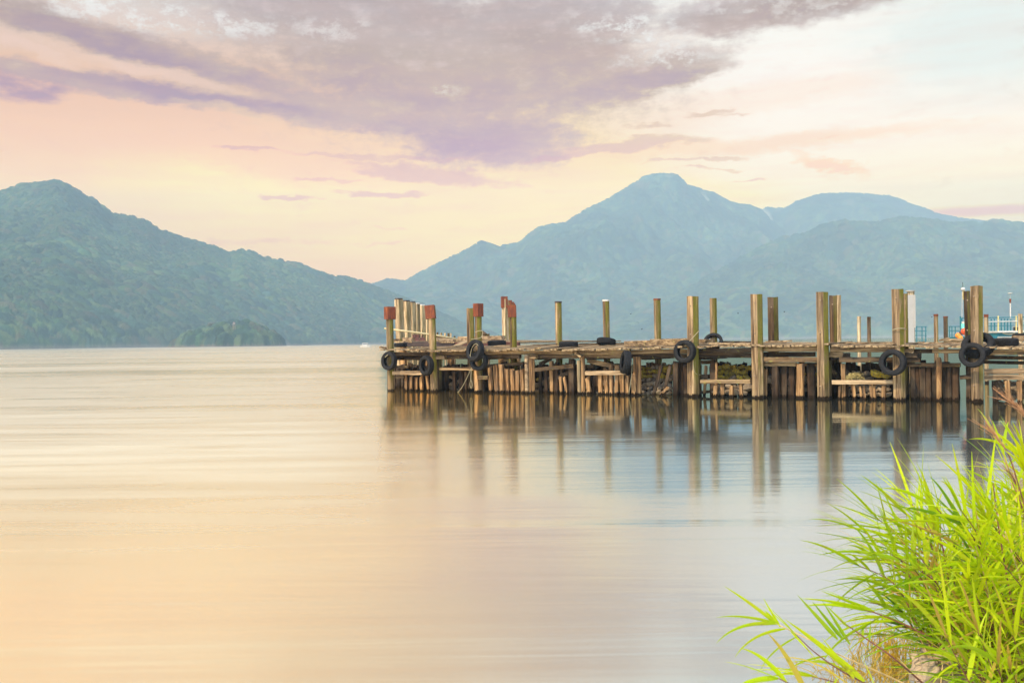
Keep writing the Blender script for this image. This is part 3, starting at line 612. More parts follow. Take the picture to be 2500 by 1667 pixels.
# stakes of the rubble cribs
nst = 0
def stake(px, ytop, wpx, w, mat, lean=0.0, ybot=None, rag=.06, th=None):
    global nst
    ytop += random.uniform(-3.5, 2.5); lean += random.uniform(-2, 2.5); wpx *= random.uniform(.85, 1.08)
    a = pt(px, ytop, w); b = pt(px+lean, 960, w); m_ = mpp(px, w); wd = wpx*m_
    zb = -.5 if ybot is None else pt(px, ybot, w).z
    k = (a.x-b.x)/max(.2, a.z)
    bot = Vector((b.x+k*zb, w, zb)); top = Vector((a.x, w, a.z))
    mb_ = MB(); mb_.bar(bot, top, wd, th or wd*random.uniform(.7, 1.1), up=(0, 1, 0), seg=7, jit=.007, cham=.14, rag=rag)
    mb_.build('stake', mat, pier); nst += 1
S_, RT = M['stake'], M['rot']
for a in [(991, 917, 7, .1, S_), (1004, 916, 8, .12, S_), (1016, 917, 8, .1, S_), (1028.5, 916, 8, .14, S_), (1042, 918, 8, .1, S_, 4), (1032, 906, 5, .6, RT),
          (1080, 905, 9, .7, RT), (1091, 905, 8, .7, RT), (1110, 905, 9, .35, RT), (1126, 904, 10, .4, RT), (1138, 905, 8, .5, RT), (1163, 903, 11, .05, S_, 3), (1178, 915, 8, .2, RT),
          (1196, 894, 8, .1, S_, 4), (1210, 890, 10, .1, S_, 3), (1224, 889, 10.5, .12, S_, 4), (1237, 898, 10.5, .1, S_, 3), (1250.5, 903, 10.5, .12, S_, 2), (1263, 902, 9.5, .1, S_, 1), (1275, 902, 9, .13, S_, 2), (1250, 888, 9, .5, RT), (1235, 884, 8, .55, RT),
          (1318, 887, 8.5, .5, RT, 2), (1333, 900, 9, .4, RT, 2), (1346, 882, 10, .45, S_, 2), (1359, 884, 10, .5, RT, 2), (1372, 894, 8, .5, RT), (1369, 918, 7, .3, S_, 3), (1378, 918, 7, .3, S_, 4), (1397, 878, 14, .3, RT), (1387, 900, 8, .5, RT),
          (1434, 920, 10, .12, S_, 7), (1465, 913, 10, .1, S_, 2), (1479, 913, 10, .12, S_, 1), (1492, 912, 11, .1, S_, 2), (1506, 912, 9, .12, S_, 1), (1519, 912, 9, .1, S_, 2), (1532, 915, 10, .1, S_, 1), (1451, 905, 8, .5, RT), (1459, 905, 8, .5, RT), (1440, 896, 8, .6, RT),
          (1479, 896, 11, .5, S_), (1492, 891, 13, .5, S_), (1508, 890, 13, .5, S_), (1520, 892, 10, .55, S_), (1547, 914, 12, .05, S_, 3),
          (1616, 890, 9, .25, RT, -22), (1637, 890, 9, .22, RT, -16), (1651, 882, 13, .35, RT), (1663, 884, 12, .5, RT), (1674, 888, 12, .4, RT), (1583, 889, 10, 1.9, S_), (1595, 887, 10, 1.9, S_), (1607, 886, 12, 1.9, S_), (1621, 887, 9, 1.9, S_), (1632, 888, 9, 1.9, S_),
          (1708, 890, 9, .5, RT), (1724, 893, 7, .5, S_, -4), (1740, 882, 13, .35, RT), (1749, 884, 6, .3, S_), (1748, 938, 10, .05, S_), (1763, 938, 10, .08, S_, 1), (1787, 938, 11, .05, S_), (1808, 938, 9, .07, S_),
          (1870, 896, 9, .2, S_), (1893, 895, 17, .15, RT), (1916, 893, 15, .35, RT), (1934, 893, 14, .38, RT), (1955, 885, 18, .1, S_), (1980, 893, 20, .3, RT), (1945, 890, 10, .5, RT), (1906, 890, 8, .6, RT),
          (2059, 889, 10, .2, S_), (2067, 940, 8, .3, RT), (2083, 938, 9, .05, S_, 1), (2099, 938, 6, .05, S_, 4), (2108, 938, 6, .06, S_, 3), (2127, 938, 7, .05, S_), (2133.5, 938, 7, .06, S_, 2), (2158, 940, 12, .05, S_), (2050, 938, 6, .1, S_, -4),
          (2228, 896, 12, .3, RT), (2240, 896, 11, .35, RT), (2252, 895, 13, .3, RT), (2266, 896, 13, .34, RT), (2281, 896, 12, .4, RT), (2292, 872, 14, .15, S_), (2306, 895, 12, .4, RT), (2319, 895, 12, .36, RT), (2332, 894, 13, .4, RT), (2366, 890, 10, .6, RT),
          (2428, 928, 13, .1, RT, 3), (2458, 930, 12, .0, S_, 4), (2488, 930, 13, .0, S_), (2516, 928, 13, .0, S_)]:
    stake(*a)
# back wall of the crib: more stakes than one would list
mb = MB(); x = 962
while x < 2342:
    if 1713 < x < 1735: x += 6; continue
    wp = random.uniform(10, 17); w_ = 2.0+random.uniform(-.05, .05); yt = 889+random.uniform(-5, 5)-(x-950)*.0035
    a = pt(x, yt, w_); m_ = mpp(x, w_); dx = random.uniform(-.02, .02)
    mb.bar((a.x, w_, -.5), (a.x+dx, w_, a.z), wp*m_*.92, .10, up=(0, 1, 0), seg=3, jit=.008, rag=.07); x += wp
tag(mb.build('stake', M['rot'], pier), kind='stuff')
# end walls of the crib so that the inside is dark
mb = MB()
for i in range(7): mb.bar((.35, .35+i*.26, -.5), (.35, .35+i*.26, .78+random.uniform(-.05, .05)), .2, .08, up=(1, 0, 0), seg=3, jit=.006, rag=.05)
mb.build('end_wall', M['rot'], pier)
print('stakes', nst)
# diagonal broken timber with split end
MB().bar(pt(1316, 893, .6), pt(1345, 876, .62), .10, .07, seg=4).build('brace', BD, pier)
MB().bar(pt(1404, 860, -.02), pt(1420, 872, -.05), .10, .06, seg=4, rag=.04).build('brace', B, pier)
MB().bar(pt(1610, 966, -.02), pt(1632, 944, .1), .09, .06, seg=4, rag=.05).build('brace', M['stake'], pier)
# ================================================================ stones in the cribs
def make_rock(r, seed, sub=2, flat=.75):
    bm = bmesh.new(); bmesh.ops.create_icosphere(bm, subdivisions=sub, radius=1)
    for v in bm.verts:
        n_ = mnoise.noise(v.co*1.1+Vector((seed*3.1, seed, 0)))*.45+mnoise.noise(v.co*2.6+Vector((seed, 0, seed*1.7)))*.18
        d = v.co.normalized()
        q = Vector([round(c*2.2)/2.2*.35+c*.65 for c in d])
        v.co = q*(1+n_)*r
        v.co.z *= flat
    me = bpy.data.meshes.new('rock'); bm.to_mesh(me); bm.free(); return me
ROCKS = [make_rock(1, k*1.37+.5, flat=random.uniform(.65, .95)) for k in range(9)]
ROCKL = [me.copy() for me in ROCKS]
for me in ROCKS: me.materials.append(M['rock'])
for me in ROCKL: me.materials.append(M['lrock'])
def rock(px, py, rpx, w, lich, label, group):
    q = pw(pt(px, py, w)); o = bpy.data.objects.new('stone', random.choice(ROCKL if lich else ROCKS)); COL.objects.link(o)
    o.location = q; o.rotation_euler = (random.uniform(-.4, .4), random.uniform(-.4, .4), random.uniform(0, 6.3)); k = rpx*mpp(px, w)
    o.scale = (k*random.uniform(.95, 1.3), k*random.uniform(.9, 1.2), k*random.uniform(.8, 1.05)); tag(o, label, 'stone', group)
def heap(x0, x1, y0, y1, r, w0, w1, lichy, label, llabel, group, dens=1.0):
    y = y1
    while y > y0:
        t_ = (y1-y)/max(1, y1-y0); x = x0+random.uniform(0, r)+t_*r*.3
        while x < x1:
            rr = r*random.uniform(.75, 1.3); li = (y < lichy) and random.random() < .75
            if random.random() < dens: rock(x, y+random.uniform(-2, 2), rr, w0+(w1-w0)*t_+random.uniform(-.08, .08), li, llabel if li else label, group)
            x += rr*1.75
        y -= r*1.35
heap(1568, 1640, 896, 958, 7.5, .75, 1.5, 925, 'rough brown stone in the heap behind the two leaning stakes', 'yellow lichened stone in the heap behind the two leaning stakes', 'stones behind the leaning stakes')
heap(1756, 1834, 886, 922, 9, 1.0, 1.6, 930, 'dull grey stone stacked above the low beam between the big piles', 'yellow lichened stone stacked above the low beam between the big piles', 'stones above the low beam')
heap(1742, 1832, 942, 958, 9.5, .45, .6, 0, 'rounded grey stone below the low beam between the big piles', '', 'stones below the low beam')
heap(1872, 1995, 905, 950, 9, 1.1, 1.5, 915, 'grey stone lying behind the broad rotten boards', 'yellowish stone lying behind the broad rotten boards', 'stones behind the rotten boards', .5)
heap(2062, 2176, 940, 962, 8, .5, .8, 0, 'pale round stone below the beam near the hanging tyre', '', 'stones below the beam beside the hanging tyre')
heap(2060, 2176, 908, 926, 10, 1.0, 1.4, 0, 'dark stone above the beam beside the straw clump', '', 'stones above the beam beside the straw', .75)
rock(2140, 912, 15, .55, True, 'big yellow mossy boulder on the beam left of the hanging tyre', None)
rock(2163, 917, 10, .6, True, 'smaller yellowish boulder tucked against the hanging tyre pile', None)
heap(2436, 2510, 930, 970, 9, .5, .9, 0, 'angular tan stone in the crib at the right edge', '', 'stones in the crib at the right edge')
heap(1310, 1392, 925, 955, 7, 1.0, 1.4, 932, 'small dark stone deep behind the short dark stakes', 'small yellow stone deep behind the short dark stakes', 'stones behind the short dark stakes', .7)
heap(1096, 1160, 915, 955, 6.5, 1.1, 1.4, 0, 'dark stone in the shadow under the hanging noose', '', 'stones in shadow under the noose', .7)
heap(1434, 1536, 930, 955, 7, .6, .9, 0, 'pale brown stone behind the palisade of bright stakes', '', 'stones behind the bright palisade', .6)
# straw clump on the beam
mb = MB(); c0 = pw(pt(2086, 924, .25))
for i in range(260):
    a = random.uniform(0, math.pi); rr = random.uniform(.08, .24); y_ = random.uniform(-.12, .12)
    p0 = c0+Vector((math.cos(a)*rr*.6, y_*.5, 0)); p1 = c0+Vector((math.cos(a)*rr, y_, math.sin(a)*rr*.75)); p2 = p1+Vector((random.uniform(-.1, .1), random.uniform(-.08, .02), random.uniform(-.10, .02)))
    mb.tube([p0, p1, p2], .005, 3)
tag(mb.build('straw_clump', M['straw']), 'dome of dry yellow straw lying on the low beam left of the boulder', 'straw')
# ================================================================ tyres
def tyre_mesh(Ro, Ri, wd, blocks=44):
    pr = [(Ri, -wd*.36), (Ri+.012, -wd*.44), (Ri+(Ro-Ri)*.35, -wd*.52), (Ri+(Ro-Ri)*.7, -wd*.50), (Ri+(Ro-Ri)*.88, -wd*.45), (Ro-.006, -wd*.40), (Ro, -wd*.26), (Ro-.008, -wd*.24), (Ro-.008, -wd*.20), (Ro, -wd*.18),
          (Ro+.002, -.02*wd), (Ro-.008, -.015*wd), (Ro-.008, .015*wd), (Ro+.002, .02*wd)]
    pr2 = [(r, -y) for r, y in reversed(pr[:10])]
    pr = pr+pr2; inner = [(Ri+.02, wd*.28), (Ri+(Ro-Ri)*.55, wd*.40), (Ro-.022, wd*.30), (Ro-.022, -wd*.30), (Ri+(Ro-Ri)*.55, -wd*.40), (Ri+.02, -wd*.28)]
    pr = pr+inner; n = len(pr); NS = blocks*2; V = []
    for i in range(NS):
        a = 2*math.pi*i/NS
        for k, (r, y) in enumerate(pr):
            rr = r-(.007 if (i % 2 == 0 and 4 < k < 19) else 0)
            V.append((rr*math.cos(a), y, rr*math.sin(a)))
    Fc = [(i*n+k, i*n+(k+1) % n, ((i+1) % NS)*n+(k+1) % n, ((i+1) % NS)*n+k) for i in range(NS) for k in range(n)]
    return mesh_of('tyre', V, Fc)
TY = tyre_mesh(.315, .185, .19); TY.materials.append(M['rubber'])
TT = tyre_mesh(.30, .20, .13, 30); TT.materials.append(M['rubber'])
def tyre(px, py, w, dpx, label, axis, group='old tyres used as fenders on the pier', mesh=None, world=False):
    q = pt(px, py, w) if not world else None
    o = bpy.data.objects.new('tyre', mesh or TY); COL.objects.link(o)
    o.location = pw(q); k = dpx*mpp(px, w)/2/.315; o.scale = (k, k, k)
    ax = (PM.to_3x3() @ Vector(axis)).normalized(); o.rotation_euler = Vector((0, 1, 0)).rotation_difference(ax).to_euler()
    return tag(o, label, 'tyre', group)
tyre(950, 881, -.26, 46, 'worn tyre hanging at the far left end of the pier', (-.12, -1, .06))
tyre(1041, 892, -.24, 49, 'worn tyre hung on the pile with the tilted red cap', (-.35, -1, 0))
tyre(1160, 856, -.42, 54, 'upper tyre of the roped pair hanging under a red cap', (-.28, -1, .22))
tyre(1169, 881, -.20, 48, 'lower tyre of the roped pair, half hidden behind the upper', (.05, -1, .1))
tyre(1527, 884, -.30, 57, 'tyre hanging edge-on and twisted beside the bright palisade', (-1.3, -1, .25))
tyre(1672, 858, -.30, 57, 'tyre hung by a pale rope on the mossy pile beside the long timber', (-.14, -1, .05))
tyre(2179.5, 885, -.36, 65, 'tyre hanging on the pile with a rope ring around it', (-.14, -1, .08))
tyre(2374, 867, -.42, 62, 'upright black tyre in front of the last big pile on the right', (-.05, -1, .12))
tyre(2388, 843, -.02, 76, 'large tyre slipped round the last big pile and tilted over the deck edge', (-.10, -.62, .66))
def flat(px, py, w, dpx, label, ax=(0, 0, 1), mesh=None): return tyre(px, py, w, dpx, label, ax, 'old tyres lying on the pier deck', mesh)
flat(1388, 841, .95, 47, 'tyre lying flat at the foot of the back pile with a dark top', (.02, -.05, 1))
flat(1480, 834.5, 1.7, 47, 'tyre lying flat in front of the pile with the white top', (.0, .25, 1))
flat(1213, 838, 2.0, 45, 'tyre lying flat against the red brown steel beam', (.0, -.04, 1))
flat(978, 842, 1.2, 32, 'small tyre lying flat behind the leftmost capped pile', (.0, -.06, 1))
flat(2454, 835, .7, 60, 'tyre lying flat right of the last big pile', (.0, -.06, 1))
flat(2492, 820, 1.4, 38, 'tyre lying on a block at the right edge of the deck', (.0, -.04, 1))
flat(1741, 834, 1.9, 50, 'knobbly tyre leaning against a back pile and sunk between boards', (.1, -.8, .55), TT)
# ================================================================ ropes
def rope(pts, r, label, w=None):
    P = []
    q = [pw(pt(*p)) for p in pts]
    for i in range(len(q)-1):
        a, b, c, d = q[max(i-1, 0)], q[i], q[i+1], q[min(i+2, len(q)-1)]
        for k in range(6):
            t_ = k/6; P.append(.5*((2*b)+(c-a)*t_+(2*a-5*b+4*c-d)*t_*t_+(3*b-a-3*c+d)*t_**3))
    P.append(q[-1]); tag(MB().tube(P, r, 6).build('rope', M['rope'], smooth=True), label, 'rope')
rope([(1150, 900, -.3), (1142, 918, -.3), (1128, 945, -.28), (1114, 962, -.25)], .011, 'thin rope slanting from the roped tyre pair into the water')
rope([(1151, 897, -.3), (1150, 915, -.3), (1149, 929, -.3), (1147, 938, -.3), (1150, 947, -.3), (1153, 940, -.3), (1151, 928, -.3)], .013, 'rope with a noose hanging under the roped tyre pair')
rope([(1159, 812, -.02), (1168, 808, -.05), (1177, 808, .0), (1178, 816, -.02), (1172, 825, -.25), (1150, 828, -.5)], .012, 'rope tying the upper tyre to the red capped pile')
rope([(1148, 868, -.52), (1153, 848, -.54), (1163, 839, -.56), (1170, 852, -.54), (1166, 866, -.53), (1152, 873, -.53), (1147, 866, -.52)], .010, 'pale rope loop inside the upper tyre of the roped pair')
rope([(1708, 806, -.2), (1697, 818, -.24), (1686, 830, -.3), (1675, 840, -.35)], .012, 'pale rope from the mossy pile down to its tyre')
rope([(1541, 873, -.3), (1543, 900, -.32), (1540, 930, -.3), (1535, 962, -.28)], .010, 'rope trailing from the twisted edge-on tyre to the water')
rope([(2178, 806, -.2), (2192, 802, -.26), (2206, 802, -.15), (2212, 804, .1)], .014, 'rope ring tied around the square mossy pile above its tyre')
rope([(1692, 885, -.3), (1695, 905, -.28), (1702, 914, -.1), (1712, 914, .1)], .010, 'dark slack rope under the tyre by the long timber')
rope([(938, 853, -.1), (944, 856, -.2), (950, 862, -.3), (940, 872, -.38)], .014, 'rope holding the tyre at the left end of the pier')
# ================================================================ loose timber on the deck
def plank(p0, p1, a, b, label, mat=None, cat='plank', name='loose_plank', up=(0, 0, 1), rag=.03):
    tag(MB().bar(pw(p0), pw(p1), a, b, up=up, seg=8, jit=.006, rag=rag, cham=.08).build(name, mat or M['planky']), label, cat)
plank(pt(1527, 839.5, .5), pt(1682, 834.5, .55), .22, .17, 'long heavy timber lying along the deck edge left of the mossy pile', B, 'timber', 'timber')
plank(pt(1590, 830.5, 1.5), pt(1690, 827.5, 1.5), .2, .06, 'plank lying behind the long heavy timber')
plank(pt(1704, 832, .9), pt(1744, 832.5, .9), .2, .10, 'short pale block of timber right of the mossy pile', B, 'timber', 'timber')
plank(pt(1735, 838, .2), pt(1836, 841, .1), .3, .04, 'wide flat board on the deck edge left of the bolted pile')
plank(pt(1871, 834.5, 1.4), pt(1933, 832, 1.3), .14, .04, 'thin plank with its end raised behind the bolted pile')
plank(pt(1760, 834, 2.3), pt(1838, 835, 2.3), .18, .04, 'plank on the far deck edge left of the bolted pile', BD)
plank(pt(1113, 845, 1.2), pt(1144, 831, 2.2), .26, .035, 'pale plank sloping up from the deck to the steel beam', M['planky'])
plank(pt(1178, 846.5, .6), pt(1245, 843, 1.0), .2, .04, 'long pale plank on the deck in front of the flat tyre')
plank(pt(1302, 842, 1.7), pt(1360, 840, 1.8), .12, .03, 'thin dark plank left of the back pile with a dark top', BD)
plank(pt(1415, 840, 2.1), pt(1524, 838, 2.1), .12, .04, 'thin plank on the far deck edge by the white topped pile', BD)
plank(pt(927, 848, -.15), pt(948, 850, .1), .12, .07, 'short stub of plank jutting out at the left end of the pier', M['planky'])
plank(pt(2294, 831, 1.3), pt(2318, 826, 1.4), .10, .05, 'short board propped at the foot of two small posts')
plank(pt(2045, 837, .9), pt(2180, 836, .9), .2, .035, 'long board on the deck between the paired piles and the roped pile')
plank(pt(2205, 838, .8), pt(2345, 836, .9), .16, .03, 'bright narrow board on the deck right of the roped pile', M['beaml'])
plank(pt(2160, 838, -.12), pt(2192, 839, -.16), .2, .03, 'board end poking out left of the roped pile')
plank(pt(2472, 826, 1.1), pt(2515, 826, 1.2), .25, .14, 'timber block under the tyre at the right edge', M['planky'], 'timber', 'timber')
# ================================================================ landing stage behind the left end
stg = empty('landing_stage', pw((0, 2.6, 0)), PRZ)
tag(stg, 'higher landing stage with a dark steel edge beam behind the left end of the pier', 'landing stage')
def lp(v): return Vector(v)-Vector((0, 2.6, 0))
def sbar(name, a, b, th, h, mat, **k): return MB().bar(lp(a), lp(b), th, h, **k).build(name, mat, stg)
sbar('edge_beam', pt(988, 839.8, 2.7), pt(1112, 839.8, 2.7), .12, .19, M['darksteel'])
sbar('edge_beam', pt(1112.5, 840.5, 2.7), pt(1268, 840.5, 2.7), .12, .17, M['redsteel'])['label'] = 'red brown stretch of the edge beam'
mb = MB(); s0 = pt(962, 836, 3).x; s1 = pt(1262, 836, 3).x; x = s0
while x < s1:
    wd = random.uniform(.14, .22); zt = np.interp(x, [s0, s1], [1.66, 1.58])
    mb.bar((x, random.uniform(0, .1), zt), (x, 8.8+random.uniform(-.2, .2), zt+random.gauss(0, .006)), wd-.01, .05, seg=3, jit=.003, rag=.04); x += wd
mb.build('deck', M['deck'], stg)
Mi = (Matrix.Translation(stg.location) @ Matrix.Rotation(PRZ, 4, 'Z')).inverted()
def spile(px, ytop, wpx, Y, mat, cap=None, pxb=None, plate=None, mb_=None):
    t_ = Mi @ at(px, ytop, Y); wd = wpx/F*Y; pb = at(pxb or px, 836, Y); b = Mi @ Vector((pb.x, pb.y, -.5 if Y > 30 else 0))
    MB_ = MB().bar(b, t_, 1, 1, up=(0, 1, 0), seg=9, jit=.003, prof=sqprof(wd*1.12, wd*.12, R(12)), rag=.01); o = MB_.build('pile', mat, stg)
    if cap:
        x0, x1, y0, y1 = cap; c = Mi @ at((x0+x1)/2, y1, Y); h = (y1-y0)/F*Y
        MB().bar(c, c+Vector((0, 0, h)), 1, 1, up=(0, 1, 0), seg=2, jit=.001, prof=sqprof((x1-x0)/F*Y*.82, .02, R(50))).build('metal_cap', M['rust'], o)
    if plate: MB().bar(t_-Vector((0, 0, .01)), t_+Vector((0, 0, .05)), 1, 1, up=(0, 1, 0), seg=1, jit=0, prof=sqprof(wd, wd*.15, R(25))).build('top_plate', plate, o)
    return o
o = spile(973.5, 731, 15.5, 40, M['pale'], pxb=982, plate=M['darksteel'])
MB().bar(Mi @ at(976, 836, 39.5), Mi @ at(976, 827, 39.5), .38, .36, up=(0, 1, 0), seg=2).build('collar', M['dark'], o)
for a in [(992.5, 736, 13.5, 42, 997), (1006.5, 739, 12.5, 43.5, 1010), (1018, 742, 11, 45, 1021), (1030.5, 746, 12.5, 46.6, 1031), (1043, 760, 9.5, 48, 1043), (1049, 772, 7, 50, 1049)]:
    spile(a[0], a[1], a[2], a[3], M['pale'], pxb=a[4], plate=M['darksteel'] if a[0] < 1010 else M['white'] if a[0] < 1035 else None)
spile(1233, 730, 11.5, 43, M['pale'], cap=(1222, 1240.5, 724, 751.5), pxb=1234)
spile(1243, 738, 8.5, 47, M['pile'], cap=(1238, 1251, 733, 758))
spile(1250, 742, 7.5, 51, M['pile'], cap=(1246, 1256, 737, 760)); spile(1255, 745, 7, 55, M['pile'], cap=(1250.5, 1258.5, 740, 760))
for px in (985, 1040, 1100, 1160, 1225, 1262):     # legs of the stage, seen through the crib
    a = pt(px, 850, 3.0); MB().bar(lp((a.x, 3.0, -.5)), lp((a.x, 3.0, 1.55)), .2, .2, up=(0, 1, 0), seg=6).build('leg', M['stake'], stg)
    a = pt(px, 850, 7.0); MB().bar(lp((a.x, 7.0, -.5)), lp((a.x, 7.0, 1.55)), .2, .2, up=(0, 1, 0), seg=6).build('leg', M['rot'], stg)
plank(pt(986, 828.5, 3.4), pt(1010, 828.5, 3.4), .2, .13, 'pale squared kerb timber beside the tall bleached posts', M['beaml'], 'timber', 'timber')
plank(pt(1122, 826.5, 3.3), pt(1229, 824.8, 3.3), .25, .15, 'big bleached squared timber on the landing stage behind the roped tyres', M['beaml'], 'timber', 'timber')
plank(pt(1064, 822, 3.6), pt(1124, 829, 4.2), .14, .05, 'topmost slanting plank of the stack on the landing stage')
plank(pt(1064, 826, 3.4), pt(1118, 830, 3.8), .18, .05, 'middle plank of the stack on the landing stage')
plank(pt(1060, 830.5, 3.2), pt(1110, 831.5, 3.2), .2, .05, 'lowest plank of the stack on the landing stage', M['beaml'])
plank(pt(1176, 811, 4.2), pt(1188, 820, 3.9), .12, .12, 'stub of grey log leaning behind the middle red capped pile', M['dark'], 'log', 'log_stub')
# bamboo pole
P = [at(938, 801.5, 37), at(1000, 809.5, 37), at(1062, 818, 37), at(1126, 829.5, 37)]
tag(MB().tube(P, .035, 8).build('bamboo_pole', M['bamboo'], smooth=True), 'long thin pole slanting across the bleached posts behind the left end', 'pole')
def bollard(px, py, wpx, hpx, Y, stem, label):
    e = empty('mooring_bollard', at(px, py, Y)); tag(e, label, 'bollard', 'rusty bollards on the landing stage'); k = Y/F
    a, h = wpx*k, hpx*k
    V = [(x*a/2*s, y*a/2*s, z) for z, s in ((0, 1), (h*.75, .82), (h, .70)) for x, y in ((-1, -.7), (1, -.7), (1, .7), (-1, .7))]
    Fc = [(i*4+j, i*4+(j+1) % 4, (i+1)*4+(j+1) % 4, (i+1)*4+j) for i in range(2) for j in range(4)]+[(3, 2, 1, 0), (8, 9, 10, 11)]
    m_ = MB(); m_.add(V, Fc); m_.build('base', M['redsteel'], e)
    MB().tube([(0, 0, h*.9), (0, 0, h+stem*k)], .035, 10).build('stem', M['redsteel'], e)
bollard(1014.5, 833.5, 18, 10.5, 38, 7, 'left rusty bollard with a tall stem on the landing stage')
bollard(1031, 832, 15, 8.5, 38.5, 6, 'right rusty bollard, the smaller and darker one')
tag(MB().bar(at(1023, 825, 41)-Vector((.12, 0, 0)), at(1023, 816.5, 41)-Vector((.12, 0, 0)), .30, .2, up=(0, 1, 0), seg=2).build('steel_block', M['redsteel']), 'square red brown steel block behind the two rusty bollards', 'steel block')
mb = MB(); c0 = at(1226, 829, 36.5)
for i in range(26):
    a = random.uniform(0, 6.28); mb.tube([c0, c0+Vector((math.cos(a)*.05, math.sin(a)*.05, .1)), c0+Vector((math.cos(a)*.15, math.sin(a)*.12, random.uniform(.05, .18)))], .012, 4, .004)
tag(mb.build('weed', M['plant']), 'small green weed sprouting beside the big bleached timber', 'plant')
# ================================================================ small posts far behind
def post(px, ytop, wpx, Y, mat, label, group, cap=None, pxb=None):
    t_ = at(px, ytop, Y); wd = wpx/F*Y; e = empty('mooring_post', (t_.x, t_.y, 0)); tag(e, label, 'post', group)
    MB().bar((0, 0, -.5), (0, 0, t_.z), 1, 1, up=(0, 1, 0), seg=8, jit=.003, prof=octo(wd/2, 9), rag=.02).build('shaft', mat, e)
    if cap: MB().bar((0, 0, t_.z-.02), (0, 0, t_.z+cap), 1, 1, up=(0, 1, 0), seg=1, jit=0, prof=octo(wd/2*1.1, 10)).build('top_plate', M['rust'], e)
g = 'short posts far behind the left end'
for px, y, wd, mt, lb in [(1068, 811, 5, 'dark', 'leftmost dark short post far behind the stacked planks'), (1077, 812, 5, 'pile', 'mossy short post second from the left behind the stacked planks'), (1086.5, 812.5, 4.5, 'pale', 'grey short post third from the left behind the stacked planks'),
                          (1095, 813, 6, 'dark', 'thickest dark short post behind the stacked planks'), (1100.5, 813, 4, 'pale', 'slim pale short post touching the thickest one'), (1109.5, 820, 5, 'dark', 'lowest short post at the right end of the plank stack'), (1193, 814, 4.5, 'dark', 'lone short post seen above the big bleached timber')]:
    post(px, y, wd, 62, M[mt], lb, g)
g = 'slim posts behind the right part of the pier'
post(2097, 772, 9, 44, M['pale'], 'left one of two slim bare posts right of the paired piles', g); post(2121.5, 773, 9, 44, M['dark'], 'right one of two slim bare posts right of the paired piles', g)
post(2285, 771, 10, 40, M['pile'], 'slim post with a thick rust red top, left of a similar pair', g, .07); post(2308.5, 774, 10, 40, M['dark'], 'slim post with a thin red top, right of a similar pair', g, .03)
post(2407.5, 773, 10, 34, M['pale'], 'slim post with a red top just right of the last big pile', g, .08); post(2491, 766, 10.5, 34, M['pale'], 'slim bare post at the right edge before the teal fence', g)
# ================================================================ white column
Yc = 33.; k = Yc/F; c = at(2223.5, 709, Yc); e = empty('white_column', (c.x, c.y, 0)); tag(e, 'tall white clad column with a round cap behind the roped pile', 'column')
H = c.z
MB().bar((.02, .05, -.5), (.02, .05, H-.03), 1, 1, up=(0, 1, 0), seg=8, prof=octo(.115, 10)).build('pile', M['pale'], e)
MB().box((-.03, -.06, (at(2220, 720, Yc).z+1.35)/2), .20, .05, at(2220, 720, Yc).z-1.35).build('cladding', M['clad'], e)
MB().box((.09, -.075, (at(2230, 720, Yc).z+at(2230, 800, Yc).z)/2), .045, .05, at(2230, 720, Yc).z-at(2230, 800, Yc).z).build('cladding_edge', M['clad'], e)
MB().bar((0, .04, H-.03), (0, .04, H), 1, 1, up=(0, 1, 0), seg=1, jit=0, prof=octo(.15, 16)).build('round_cap', M['clad'], e)
# ================================================================ teal railings, pontoon, lamp, mast
def railing(px0, px1, ys, posts, Y, label):
    p0 = at(px0, 833, Y); e = empty('railing', (p0.x, p0.y, 0)); tag(e, label, 'railing', 'teal railings beyond the pier'); k = Y/F
    for y in ys: MB().tube([at(px0, y, Y)-e.location, at(px1, y, Y)-e.location], .022, 6).build('rail', M['teal'], e)
    for x in posts: MB().tube([Vector((at(x, 833, Y).x-e.location.x, 0, 1.15)), at(x, ys[0]-1, Y)-e.location], .026, 6).build('post', M['teal'], e)
railing(2222, 2262, (797.5, 808, 819, 831), (2224, 2238, 2251, 2260), 52, 'low teal railing right of the tall white column')
railing(2316, 2346, (797, 807.5, 818.5), (2318, 2324, 2332), 52, 'low teal railing left of the orange buoys')
Yp = 40.; pn = empty('pontoon', (at(2460, 830, Yp).x, Yp, 0)); tag(pn, 'teal and white floating pontoon behind the right end of the pier', 'pontoon')
L = pn.location
def pl(px, py, dy=0): return at(px, py, Yp+dy)-L
MB().bar(pl(2412, 810.5), pl(2560, 808.5), 1.6, .07, seg=4, jit=.001).build('deck_slab', M['white'], pn)
MB().bar(pl(2414, 817, -.0), pl(2560, 815.5, -.0), 1.4, .14, seg=4, jit=.001).build('hull', M['teal'], pn)
MB().bar(pl(2414, 830, .5), pl(2560, 829, .5), 1.2, .16, seg=4, jit=.001).build('float', M['white'], pn)
MB().bar(pl(2338, 825, -2), pl(2411, 824, -2), 1.6, .10, seg=3, jit=.001).build('gangway', M['teal'], pn)
fe_ = MB().tube([pl(2345, 777, .7), pl(2410, 775.5, .7), pl(2560, 773.5, .7)], .022, 6).build('fence', M['teal'], pn)
for x in (2420, 2428, 2437, 2444.5, 2452.5, 2460, 2467.5): MB().bar(pl(x, 810, .7), pl(x, 778, .7), .045, .03, up=(0, 1, 0), seg=1, jit=0).build('slat', M['teal'], fe_)
for x in (2437, 2481, 2525): MB().bar(pl(x, 809, -.6), pl(x, 771, -.6), .04, .04, up=(0, 1, 0), seg=1, jit=0).build('fence_post', M['yellow'], fe_)
MB().tube([pl(2412, 785.5, -.62), pl(2560, 782.5, -.62)], .02, 6).build('guard_rail', M['white'], pn)
MB().tube([pl(2412, 796, .7), pl(2560, 793, .7)], .014, 6).build('guard_rail', M['teal'], pn)
